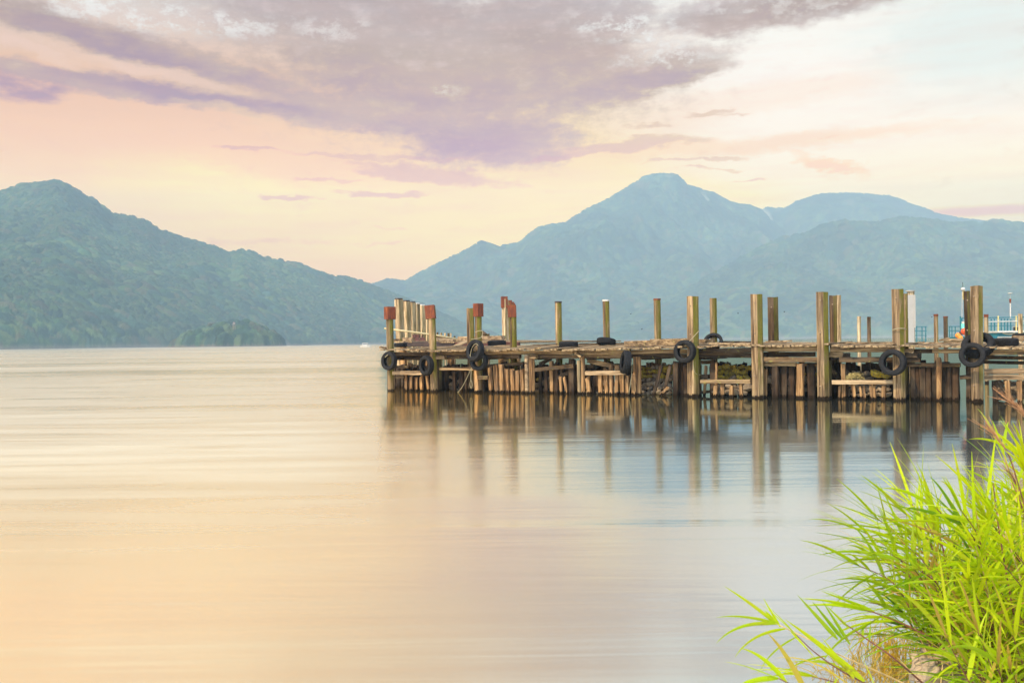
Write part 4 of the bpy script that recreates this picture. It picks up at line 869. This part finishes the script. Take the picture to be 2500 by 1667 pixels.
MB().tube([pl(2448+i*2, 812+3.2*math.sin(i/15*math.pi)+1, -.85) for i in range(16)], .018, 6).build('mooring_rope', M['rope'], pn)
for x0, x1, m_ in ((2438, 2445, 'white'), (2452, 2470, 'white'), (2471, 2480, 'mint')):
    a = at(x0, 826, 32); b = at(x1, 826, 32); q = (a+b)/2
    e = empty('plastic_crate', (q.x, q.y, q.z-.06)); wd = (b-a).length
    tag(e, {2438: 'small white crate behind the flat tyre on the right', 2452: 'wide white crate behind the flat tyre on the right', 2471: 'mint green crate behind the flat tyre on the right'}[x0], 'crate', 'crates behind the flat tyre')
    MB().bar((0, 0, 0), (0, 0, .08), wd*.94, .2, up=(0, 1, 0), seg=1, jit=0).build('body', M[m_], e); MB().bar((0, 0, .0825), (0, 0, .10), wd, .22, up=(0, 1, 0), seg=1, jit=0).build('rim', M[m_], e)
# black box on the pontoon
q = at(2482, 803, Yp-.4); e = empty('equipment_box', (q.x, q.y, q.z-.1)); tag(e, 'small dark equipment box standing on the pontoon by the right edge', 'box')
MB().box((0, 0, .1), .17, .2, .16).build('body', M['black'], e); MB().box((0, 0, .192), .20, .23, .02).build('lid', M['white'], e)
# teal gate post with turquoise bin and buoys
Yb = 38.
q = at(2347, 822, Yb); e = empty('teal_post', (q.x, q.y, 0)); tag(e, 'thick teal post left of the turquoise drum', 'post')
MB().bar((0, 0, at(2347, 822, Yb).z), (0, 0, at(2347, 774, Yb).z), .075, .075, up=(0, 1, 0), seg=2).build('shaft', M['teal'], e); MB().bar((0, 0, at(2347, 774, Yb).z+.003), (0, 0, at(2347, 773, Yb).z+.01), .10, .10, up=(0, 1, 0), seg=1, jit=0).build('cap', M['teal'], e)
def drum(px, y0, y1, wpx, Y, mat, name, label, cat):
    a = at(px, y1, Y); h = (y1-y0)/F*Y; r = wpx/F*Y/2; e = empty(name, a); tag(e, label, cat)
    MB().bar((0, 0, 0), (0, 0, h*.9), 1, 1, up=(0, 1, 0), seg=4, jit=.001, prof=octo(r, 14)).build('body', mat, e)
    MB().bar((0, 0, h*.902), (0, 0, h), 1, 1, up=(0, 1, 0), seg=1, jit=0, prof=octo(r*1.08, 14)).build('lid', mat, e)
drum(2353.5, 790, 801.5, 13, 37.5, M['mint'], 'turquoise_drum', 'turquoise drum above the red float beside the last big pile', 'drum')
drum(2353.5, 784.5, 789.9, 11, 37.5, M['white'], 'white_tub', 'white tub standing on the turquoise drum', 'tub')
q = at(2347.5, 813, 37.2); tag(MB().box((q.x, q.y, q.z), .12, .12, .13).build('brown_crate', M['redsteel']), 'small dark brown crate left of the red float', 'crate')
def buoy(px, py, rpx, Y, mat, label):
    q = at(px, py, Y); r = rpx/F*Y; e = empty('buoy', q); tag(e, label, 'buoy', 'bright floats beside the last big pile')
    MB().ball((0, 0, 0), r, r*1.03, 18, 12).build('float', mat, e, smooth=True)
    MB().tube([(0, 0, -r*1.0), (0, 0, -r*1.2)], r*.22, 8).build('eye', mat, e)
buoy(2338.5, 819, 6.3, 33, M['orange'], 'upper left orange ball buoy on the deck'); buoy(2344.5, 824.5, 6, 32.3, M['orange'], 'lower right orange ball buoy on the deck'); buoy(2354, 808.5, 7.5, 34, M['redorange'], 'larger red float above the orange buoys')
q = at(2336, 831, 31.5); tag(MB().ball((q.x, q.y, q.z), .42, .06, 20, 8).build('tarpaulin', M['planky'], smooth=True), 'low pale heap of sheeting under the orange buoys', 'tarpaulin')
# lamp on the back pile
Yl = 27.5; q = at(2351, 706, Yl); e = empty('navigation_lamp', q); tag(e, 'white ball lamp on a yellowish bracket beside the tall back pile', 'lamp'); k = Yl/F
MB().ball((0, 0, 0), 5.2*k, 4.2*k, 16, 10).build('globe', M['white'], e, smooth=True)
MB().bar((.01, 0, -.02), at(2354.5, 731, Yl)-q, .055, .055, up=(0, 1, 0), seg=3).build('bracket', M['yellow'], e)
MB().tube([(0, 0, .03), at(2350, 689, Yl)-q], .006, 6).build('aerial', M['black'], e)
MB().tube([(-.01, .02, -.04), at(2348.5, 776, Yl)-q], .008, 6).build('cable', M['white'], e)
# mast with anemometer
Ym = 41.; q = at(2467, 782, Ym); e = empty('mast', q); tag(e, 'slender mast with a reddish head on the pontoon before the mountains', 'mast'); k = Ym/F
MB().tube([(0, 0, 0), at(2466.5, 731, Ym)-q], .026, 8).build('pole', M['white'], e); MB().tube([at(2466.5, 740, Ym)-q, at(2466.4, 729.5, Ym)-q], .03, 8, .045).build('head', M['rust'], e)
q2 = at(2466, 716, Ym)-q
m_ = MB(); m_.ball(q2, .10, .022, 12, 6); m_.build('wind_gauge', M['white'], e, smooth=True); MB().tube([at(2466.4, 729, Ym)-q, q2], .008, 6).build('stem', M['white'], e)
# ================================================================ motorboat far out on the lake
Yb = 420.; q = at(892, 846.8, Yb); e = empty('motorboat', (q.x, q.y, 0), R(4)); tag(e, 'small white cabin boat on the far lake left of the pier end', 'boat')
L_ = 4.2
st_ = [(-.5, .75, .75, .0), (-.2, .85, .72, -.1), (.2, .8, .78, -.1), (.42, .45, .9, .0), (.52, .03, .98, .35)]
V = []
for (x, hw, zt, zb) in st_:
    V += [(x*L_, -hw, zt), (x*L_, -hw*.75, zb), (x*L_, hw*.75, zb), (x*L_, hw, zt)]
Fc = [(i*4+j, (i+1)*4+j, (i+1)*4+(j+1) % 4, i*4+(j+1) % 4) for i in range(4) for j in range(4)]+[(0, 1, 2, 3), (19, 18, 17, 16)]
m_ = MB(); m_.add(V, Fc); m_.build('hull', M['white'], e)
c_ = MB(); c_.box((-.15, 0, 1.2), 2.1, 1.3, .9); c_ = c_.build('cabin', M['white'], e); MB().box((-.15, 0, 1.7), 2.5, 1.5, .10).build('roof', M['white'], c_); MB().box((-.15, 0, 1.35), 1.8, 1.34, .35).build('window', M['glass'], c_)
# lookout on the wooded spit
Yt = 960.; q = at(571.5, 797, Yt); e = empty('lookout_tower', q); tag(e, 'tiny pinkish lookout hut on stilts among the trees of the spit', 'tower')
MB().box((0, 0, 3.4), 1.7, 1.7, 1.4).build('cabin', plain('pinkish boards', (.30, .22, .20)), e); MB().box((0, 0, 4.3), 2.2, 2.2, .3).build('roof', M['redsteel'], e); MB().box((0, 0, 2.55), 2.2, 2.2, .2).build('floor', M['pale'], e)
for x in (-.9, .9):
    for y in (-.9, .9): MB().bar((x, y, -3), (x, y, 2.4), .2, .2, up=(0, 1, 0), seg=1, jit=0).build('leg', M['pale'], e)
# insects in the air
def fly(px, py, label):
    q = at(px, py, 9.0); e = empty('insect', q, random.uniform(0, 6)); tag(e, label, 'insect', 'dark insects flying before the mountains')
    MB().ball((0, 0, 0), .0055, .004, 8, 6).build('body', M['black'], e)
    for s in (-1, 1):
        m_ = MB(); m_.add([(0, 0, .002), (.004, s*.011, .007), (-.004, s*.013, .007), (-.005, s*.004, .003)], [(0, 1, 2, 3)]); m_.build('wing', M['glass'], e)
for a in [(1540, 766.5, 'tiny insect in the air between two back piles left of the long timber'), (1567, 803.5, 'lowest tiny insect, left of the red topped back pile'), (1802, 765, 'tiny insect in the air left of the bolted pile'), (1915, 761.5, 'tiny insect in the air right of the dark back pile'), (2275, 774, 'tiny insect in the air left of the red topped slim post')]: fly(*a)
# ================================================================ near bank
def bank_h(X, Y):
    edge = np.maximum(1.30+.30*np.clip(Y-2.5, 0, 99), .56*Y-.55)+.25*(fbm(X*.5+3, Y*.5, 5, 3)-.5)       # the water's edge runs away to the right
    d = X-edge
    near = (1.6-Y)*.5
    d = np.maximum(d, near)
    return np.clip(d*.28, -.5, .35)+np.where(d > 0, (fbm(X*3, Y*3, 8, 4)-.5)*.10, 0)
xs_ = np.concatenate([np.linspace(-25, -1, 20), np.linspace(-.9, 7, 120), np.linspace(7.3, 40, 25)]); ys_ = np.concatenate([np.linspace(-20, 0, 14), np.linspace(.1, 9, 110), np.linspace(9.3, 24, 16)])
GX, GY = np.meshgrid(xs_, ys_, indexing='ij'); GZ = bank_h(GX, GY)
GZ = np.where(GX > 6.5, np.maximum(GZ-.0*GX, -.3), GZ)
me = grid_mesh('shore_bank', np.stack([GX, GY, GZ], -1).reshape(-1, 3), len(xs_), len(ys_))
m, n, b = newmat('sandy gravel bank'); g_ = n.new('ShaderNodeNewGeometry').outputs['Position']
vo = n.new('ShaderNodeTexVoronoi'); vo.inputs['Scale'].default_value = 22; n.put(vo.inputs['Vector'], g_)
f = n.noise(g_, 3, 6, .65)
c = n.mix(.55, n.ramp(f, [(.3, (.20, .13, .06)), (.55, (.34, .23, .11)), (.75, (.42, .30, .16))]), n.ramp(n.math('MULTIPLY', vo.outputs['Distance'], 1.0), [(0, (.42, .32, .2)), (.9, (.10, .07, .04))]), 'MIX')
n.put(b.inputs['Base Color'], c); b.inputs['Roughness'].default_value = .9
bp = n.new('ShaderNodeBump'); bp.inputs['Distance'].default_value = .03; bp.inputs['Strength'].default_value = .7; n.put(bp.inputs['Height'], n.math('SUBTRACT', f, vo.outputs['Distance'])); n.l.new(bp.outputs[0], b.inputs['Normal'])
tag(link_mesh('shore_bank', me, m, smooth=True), kind='structure')
M['shorerock'] = rock_mat('tan shore stone', (.34, .25, .165), .0)  # one tan stone tone for all the shore boulders
def shore_rock(px, py, rpx, Y, label, seed, flat_=.8):
    q = at(px, py, Y); me = make_rock(rpx/F*Y, seed, 5, flat_)
    for v in me.vertices:
        v.co *= 1+.10*mnoise.noise(v.co*12)+.06*mnoise.noise(v.co*30)+.03*mnoise.noise(v.co*80)
    me.name = 'shore_rock'
    o = link_mesh('shore_rock', me, M['shorerock'], smooth=False); o.location = q; o.rotation_euler = (.2, .1, seed*2); tag(o, label, 'rock')
shore_rock(2292, 1632, 64, 3.85, 'big sunlit tan boulder at the foot of the reeds near the lower edge', 2.2)
shore_rock(2372, 1668, 52, 3.8, 'rough boulder half hidden behind the reed stems at the bottom', 3.7)
shore_rock(2455, 1610, 60, 4.4, 'shaded grey boulder behind the reeds at the right edge', 5.1)
shore_rock(2478, 1440, 55, 5.6, 'pale rock glimpsed high behind the reeds at the right edge', 6.4)
shore_rock(2430, 1345, 40, 6.6, 'farthest pale rock glimpsed through the reeds', 8.8)
# ================================================================ reeds
def leaf_mat(name, ca, cb, trans=.45):
    m, n, b = newmat(name); isl = n.new('ShaderNodeNewGeometry').outputs['Random Per Island']; oi = n.new('ShaderNodeObjectInfo').outputs['Random']
    t_ = n.new('ShaderNodeTexCoord').outputs['Object']; f = n.noise(t_, 6, 3, .5)
    c = n.mix(n.math('MULTIPLY_ADD', oi, .4, n.math('MULTIPLY', isl, .6)), ca, cb)
    c = n.mix(n.mapr(f, .52, .75, 0, .5), c, (.50, .42, .04, 1))
    c = n.mix(n.mapr(isl, .93, .95), c, (.50, .32, .07, 1))
    g2_ = n.noise(n.mapping(t_, scale=(1, 1, 1)), 45, 2, .5); c = n.mix(n.mapr(g2_, .60, .70, 0, .55), c, (.30, .24, .03, 1))
    n.put(b.inputs['Base Color'], c); b.inputs['Roughness'].default_value = .45; b.inputs['Specular IOR Level'].default_value = .3
    tr = n.new('ShaderNodeBsdfTranslucent'); n.put(tr.inputs[0], n.mix(1, c, (1.25, 1.2, .6, 1), 'MULTIPLY'))
    mx = n.new('ShaderNodeMixShader'); mx.inputs[0].default_value = trans; n.l.new(b.outputs[0], mx.inputs[1]); n.l.new(tr.outputs[0], mx.inputs[2])
    n.l.new(mx.outputs[0], n.n['Material Output'].inputs[0]); return m
M['leaf'] = leaf_mat('reed leaf', (.16, .33, .006, 1), (.46, .56, .010, 1))
M['leafy'] = leaf_mat('yellow green reed leaf', (.38, .56, .004, 1), (.62, .66, .008, 1), .5)
M['leafd'] = leaf_mat('deep green reed leaf', (.055, .15, .010, 1), (.20, .36, .012, 1), .4)
M['stem'] = plain('red brown reed stem', (.17, .055, .028), .6, 0, .5, 20)
M['stemy'] = plain('straw coloured reed stem', (.55, .36, .13), .6, 0, .35, 20)
M['plume'] = plain('reddish seed plume', (.42, .20, .08), .8, 0, .3, 30)
def leaf_geo(mb, base, d, L, wd, droop, twist=0.0, seg=9):
    d = Vector(d).normalized(); p = Vector(base); V = []
    side = d.cross(Vector((0, 0, 1)));
    if side.length < .05: side = Vector((1, 0, 0))
    side.normalize(); side = (side*math.cos(twist)+d.cross(side)*math.sin(twist)).normalized()
    for i in range(seg+1):
        t_ = i/seg; ww = wd*(min(1, .35+t_*4.5))*(1-t_**2.2)*.5+.0004
        nrm = side.cross(d).normalized()
        V += [p+side*ww, p-nrm*ww*.35, p-side*ww]
        d = (d+Vector((0, 0, -1))*droop*(.3+1.2*t_)/seg*1.6).normalized(); side = (side-d*side.dot(d)).normalized()
        p = p+d*L/seg
    Fc = []
    for i in range(seg):
        a = i*3; Fc += [(a, a+1, a+4, a+3), (a+1, a+2, a+5, a+4)]
    mb.add(V, Fc)
def spline(q, k=7):
    P = []
    for i in range(len(q)-1):
        a, b, c, d = q[max(i-1, 0)], q[i], q[i+1], q[min(i+2, len(q)-1)]
        for j in range(k):
            t_ = j/k; P.append(.5*((2*b)+(c-a)*t_+(2*a-5*b+4*c-d)*t_*t_+(3*b-a-3*c+d)*t_**3))
    P.append(q[-1]); return P
def reed(pts, label, group=None, nleaf=11, Lm=.34, wd=.016, start=.25, mat='leaf', stem='stem', r=.0035, spread=(25, 55), droop=.55, leaves=None, name='reed', tipleaf=True):
    P = spline(pts); L = name; root = P[0]
    e = empty(name, root); tag(e, label, 'reed', group)
    P = [p-root for p in P]; n_ = len(P)
    MB().tube(P, r, 6, r*.45).build('stem', M[stem], e, smooth=True)
    mb = MB()
    if leaves:
        for (b0, tip, dr, w_) in leaves:
            b0 = b0-root; tp = tip-root; v = tp-b0; Ln = v.length; v = v.normalized()+Vector((0, 0, dr*.42)); leaf_geo(mb, b0, v, Ln*1.04, w_*.62, dr, random.uniform(.8, 1.3), 12)
    for i in range(nleaf):
        t_ = start+(1-start)*(i+random.uniform(-.2, .2))/max(1, nleaf-1); t_ = min(max(t_, .02), 1)
        f = t_*(n_-1); k = min(int(f), n_-2); p = P[k].lerp(P[k+1], f-k); d = (P[k+1]-P[k]).normalized()
        a = random.uniform(0, 6.28) if random.random() < .2 else (0 if i % 2 else math.pi)+random.uniform(-.55, .55)
        s1 = d.cross(Vector((0, 1, 0))).normalized(); s2 = d.cross(s1)
        sd = s1*math.cos(a)+s2*math.sin(a); an = R(random.uniform(*spread))*(1-.6*t_*(i > nleaf-3))
        v = d*math.cos(an)+sd*math.sin(an)
        leaf_geo(mb, p, v, Lm*random.uniform(.6, 1.15)*(1.05-.35*abs(t_-.6)), wd*random.uniform(.7, 1.2), droop*random.uniform(.3, 1.5), random.uniform(-.4, 1.5))
    if tipleaf:
        for k in range(2): leaf_geo(mb, P[-2], (P[-1]-P[-3]).normalized()+Vector((random.uniform(-.2, .2), random.uniform(-.2, .2), 0)), Lm*.8, wd*.8, .2)
    o = mb.build('leaves', M[mat], e, smooth=True)
    return e
def A(px, py, Y): return at(px, py, Y)
def W_(Y): return 15/F*Y
# low reeds bending out over the water, leaf by leaf
Yl = 3.3
reed([A(2330, 1730, 3.5), A(2180, 1655, 3.4), A(2050, 1598, Yl), A(1975, 1560, Yl), A(1925, 1536, Yl), A(1893, 1520, Yl)], 'lowest reed bending farthest left over the water with a fan of leaves at its tip', nleaf=0, tipleaf=False, stem='stemy', r=.0032, mat='leafy',
     leaves=[(A(1897, 1522, Yl), A(1774, 1432, Yl), .1, .022), (A(1897, 1521, Yl), A(1754, 1500, Yl), .3, .02), (A(1897, 1522, Yl), A(1745, 1556, Yl), .75, .024), (A(1905, 1530, Yl), A(1865, 1462, Yl), 0, .014), (A(1900, 1524, Yl), A(1868, 1490, Yl), 0, .024), (A(1918, 1534, Yl), A(1790, 1596, Yl), .8, .02), (A(1945, 1554, Yl), A(1850, 1640, Yl), .75, .016), (A(1930, 1540, Yl), A(1990, 1605, Yl), .1, .014)])
reed([A(2310, 1760, 3.3), A(2160, 1690, 3.3), A(2060, 1640, 3.2), A(1990, 1592, 3.2), A(1940, 1545, 3.2)], 'broad leaved reed just right of the lowest one', nleaf=0, Lm=.2, stem='stem', mat='leafy', r=.0035,
     leaves=[(A(2110, 1662, 3.2), A(1925, 1514, 3.2), .1, .042), (A(2020, 1600, 3.2), A(1908, 1640, 3.2), .5, .018), (A(2040, 1620, 3.2), A(1932, 1612, 3.2), .2, .016), (A(2085, 1655, 3.2), A(2010, 1560, 3.2), 0, .02), (A(2070, 1640, 3.2), A(1985, 1605, 3.2), .3, .02)])
reed([A(2300, 1710, 3.6), A(2190, 1612, 3.5), A(2110, 1555, 3.5), A(2050, 1512, 3.5)], 'dark stemmed reed with three straight leaves fanning up left', nleaf=0, tipleaf=False, stem='stem', mat='leaf', r=.004,
     leaves=[(A(2045, 1560, 3.5), A(1950, 1455, 3.5), 0, .032), (A(2058, 1560, 3.5), A(1985, 1470, 3.5), 0, .026), (A(2075, 1572, 3.5), A(2010, 1470, 3.5), 0, .022), (A(2128, 1520, 3.5), A(2000, 1622, 3.5), .8, .024), (A(2160, 1500, 3.5), A(2080, 1560, 3.5), .5, .02), (A(2105, 1556, 3.5), A(2108, 1520, 3.5), 0, .014), (A(2122, 1565, 3.5), A(2125, 1525, 3.5), 0, .012), (A(2070, 1530, 3.5), A(2020, 1480, 3.5), 0, .016)])
reed([A(2400, 1720, 3.8), A(2320, 1590, 3.7), A(2230, 1535, 3.7), A(2150, 1500, 3.7), A(2110, 1488, 3.7)], 'red brown reed reaching left above the dark stemmed one', nleaf=5, Lm=.3, stem='stem', mat='leafy', r=.0045, spread=(20, 45), droop=.5,
     leaves=[(A(2130, 1492, 3.7), A(1966, 1457, 3.7), .2, .026), (A(2135, 1492, 3.7), A(1968, 1472, 3.7), .3, .028), (A(2128, 1488, 3.7), A(2008, 1443, 3.7), 0, .024), (A(2160, 1505, 3.7), A(2040, 1522, 3.7), .3, .024), (A(2190, 1515, 3.7), A(2000, 1560, 3.7), .6, .022), (A(2210, 1525, 3.7), A(2050, 1600, 3.7), .7, .02)])
reed([A(2250, 1790, 3.1), A(2130, 1700, 3.1), A(2040, 1665, 3.1), A(1980, 1650, 3.1)], 'reed just rising over the bottom edge left of the boulder', nleaf=7, Lm=.26, mat='leafy', spread=(20, 60))
reed([A(2120, 1800, 3.0), A(2010, 1720, 3.0), A(1950, 1680, 3.0), A(1900, 1655, 3.0)], 'leftmost reed tip showing at the bottom edge', nleaf=6, Lm=.22, mat='leafy', spread=(20, 60))
# the sharp middle clump
G1 = 'reeds of the middle clump'; L1 = 'green reed stalk with dark red stem in the sharp middle clump'
random.seed(21)
mid = [(2345, 2120, 1250), (2352, 2150, 1215), (2360, 2180, 1300), (2365, 2175, 1240), (2372, 2200, 1330), (2350, 2225, 1260), (2380, 2210, 1195), (2362, 2235, 1180), (2390, 2260, 1230), (2375, 2250, 1340), (2395, 2285, 1180), (2340, 2190, 1400), (2355, 2150, 1370), (2400, 2300, 1260), (2385, 2230, 1430), (2410, 2330, 1230),
       (2420, 2350, 1190), (2370, 2280, 1400), (2400, 2320, 1360), (2430, 2380, 1260), (2415, 2290, 1440), (2440, 2390, 1330), (2350, 2215, 1480), (2385, 2265, 1290), (2365, 2140, 1310), (2405, 2345, 1300), (2378, 2205, 1270), (2345, 2105, 1330), (2360, 2130, 1420), (2390, 2300, 1230), (2430, 2350, 1220), (2440, 2370, 1250), (2400, 2250, 1380), (2425, 2325, 1420), (2380, 2180, 1500)]
for i, (rx, tx, ty) in enumerate(mid):
    Y0 = random.uniform(3.7, 4.2); Y1 = Y0+random.uniform(-.35, .5); sag = random.uniform(18, 45)
    mx_ = (rx*.5+tx*.5)+sag*.7; my_ = (1700+ty)/2+20
    reed([A(rx, 1705, Y0), A((rx+mx_)/2+6, (1705+my_)/2, Y0*.7+Y1*.3), A(mx_, my_, (Y0+Y1)/2), A((mx_+tx)/2+sag*.3, (my_+ty)/2-6, Y0*.3+Y1*.7), A(tx-8, ty+50, Y1)], L1, G1,
         nleaf=random.randint(15, 19), Lm=.31, wd=.0135, start=.20, mat=random.choice(['leaf', 'leaf', 'leaf', 'leafd', 'leafy', 'leafy']), spread=(22, 52), droop=.35, stem='stem')
# the bright mass at the right
G2 = 'reeds of the mass at the right edge'; L2 = 'bright yellow green reed stalk in the dense mass at the right edge'
for i in range(72):
    rx = random.uniform(2430, 2760); top = (random.uniform(1090, 1300) if i % 7 == 0 else random.uniform(1190, 1520)) if rx > 2540 else random.uniform(1250, 1520)
    if rx > 2630: top -= 90
    tx = rx-random.uniform(60, 240); tx = max(tx, 2320+(1480-top)*.30+random.uniform(0, 40)); Y0 = random.uniform(3.6, 4.8); Y1 = Y0+random.uniform(-.5, .5)
    reed([A(rx, 1720, Y0), A(rx-(rx-tx)*.15, 1720-(1720-top)*.35, Y0), A(rx-(rx-tx)*.5, 1720-(1720-top)*.7, (Y0+Y1)/2), A(tx, top, Y1)], L2, G2,
         nleaf=random.randint(16, 21), Lm=.28, wd=.0145, start=.15, mat=random.choice(['leafy', 'leafy', 'leaf', 'leafy']), spread=(22, 55), droop=.4, stem=random.choice(['stem', 'stemy']))
G3 = 'short reeds at the foot of the mass'; L3 = 'short arching reed shoot at the foot of the mass on the right'
for i in range(22):
    rx = random.uniform(2420, 2600); tx = rx-random.uniform(-20, 130); ty = random.uniform(1500, 1640); Y0 = random.uniform(3.2, 3.9)
    reed([A(rx, 1760, Y0), A((rx+tx)/2+15, 1690, Y0), A(tx, ty, Y0-.1)], L3, G3, nleaf=8, Lm=.34, wd=.014, start=.1, mat=random.choice(['leafy', 'leaf']), spread=(20, 65), droop=.7, r=.003)
# straw coloured dead stalks in the clump's foot
mb = MB()
for i in range(110):
    rx = random.uniform(2290, 2480); Y0 = random.uniform(3.7, 4.2); tx = rx-random.uniform(-30, 110); ty = random.uniform(1490, 1610)
    mb.tube([A(rx, 1720, Y0), A((rx+tx)/2+5, (1720+ty)/2, Y0), A(tx, ty, Y0)], .003, 4, .0015)
tag(mb.build('dead_stalks', M['stemy']), kind='stuff')
# tall single blades and plumes
reed([A(2475, 1500, 3.6), A(2440, 1300, 3.6), A(2425, 1180, 3.6)], 'single upright blade standing clear above the right mass', nleaf=0, tipleaf=False, mat='leafy', leaves=[(A(2411, 1212, 3.6), A(2431, 1062, 3.6), 0, .018), (A(2425, 1250, 3.6), A(2380, 1170, 3.6), .2, .014)])
reed([A(2330, 1500, 3.8), A(2300, 1330, 3.8), A(2285, 1290, 3.8)], 'reed with the tallest straight blade of the middle clump', nleaf=2, mat='leafy', leaves=[(A(2290, 1330, 3.8), A(2253, 1155, 3.8), 0, .028), (A(2285, 1300, 3.8), A(2235, 1210, 3.8), 0, .024), (A(2270, 1340, 3.8), A(2205, 1240, 3.8), .1, .022)])
def plume(pts, label):
    P = spline(pts, 8); root = P[0]; e = empty('seed_plume', root); tag(e, label, 'seed plume', 'reddish seed plumes over the right mass'); P = [p-root for p in P]
    MB().tube(P, .0028, 5, .0012).build('stem', M['stem'], e)
    mb = MB(); n_ = len(P)
    for i in range(34):
        f = random.uniform(.45, .99)*(n_-1); k = min(int(f), n_-2); p = P[k].lerp(P[k+1], f-k); d = (P[k+1]-P[k]).normalized()
        v = d+Vector((random.uniform(-.35, .35), random.uniform(-.35, .35), random.uniform(-.3, .3)))
        mb.tube([p, p+v*random.uniform(.03, .09)], .0014, 3, .0006)
    mb.build('plume', M['plume'], e)
plume([A(2560, 1180, 3.6), A(2520, 1050, 3.6), A(2495, 1005, 3.6), A(2462, 978, 3.6)], 'upper reddish seed plume bending left at the right edge')
plume([A(2520, 1300, 3.6), A(2470, 1130, 3.6), A(2440, 1075, 3.6), A(2418, 1050, 3.6)], 'middle reddish seed plume bending left over the water')
plume([A(2540, 1400, 3.7), A(2500, 1260, 3.7), A(2480, 1180, 3.7), A(2462, 1150, 3.7)], 'lower reddish seed plume inside the right mass')
# yellow water weed in the shallows
mb = MB()
for (cx, cy, Y, n_, hh) in [(2190, 1600, 4.7, 150, .20), (2160, 1640, 4.5, 120, .10), (2215, 1650, 4.4, 120, .09), (2120, 1650, 4.5, 60, .08), (2040, 1655, 4.5, 40, .10)]:
    c = on_z(cx, cy, 0)
    for i in range(n_):
        p = c+Vector((random.gauss(0, .09), random.gauss(0, .10), -.03)); q = p+Vector((random.gauss(0, .05), random.gauss(0, .05), random.uniform(.3, 1)*hh))
        mb.tube([p, (p+q)/2+Vector((random.gauss(0, .01), 0, .02)), q], .0028, 3, .001)
tag(mb.build('water_weed', leaf_mat('yellow water weed', (.46, .33, .02, 1), (.55, .30, .03, 1), .35)), kind='stuff')
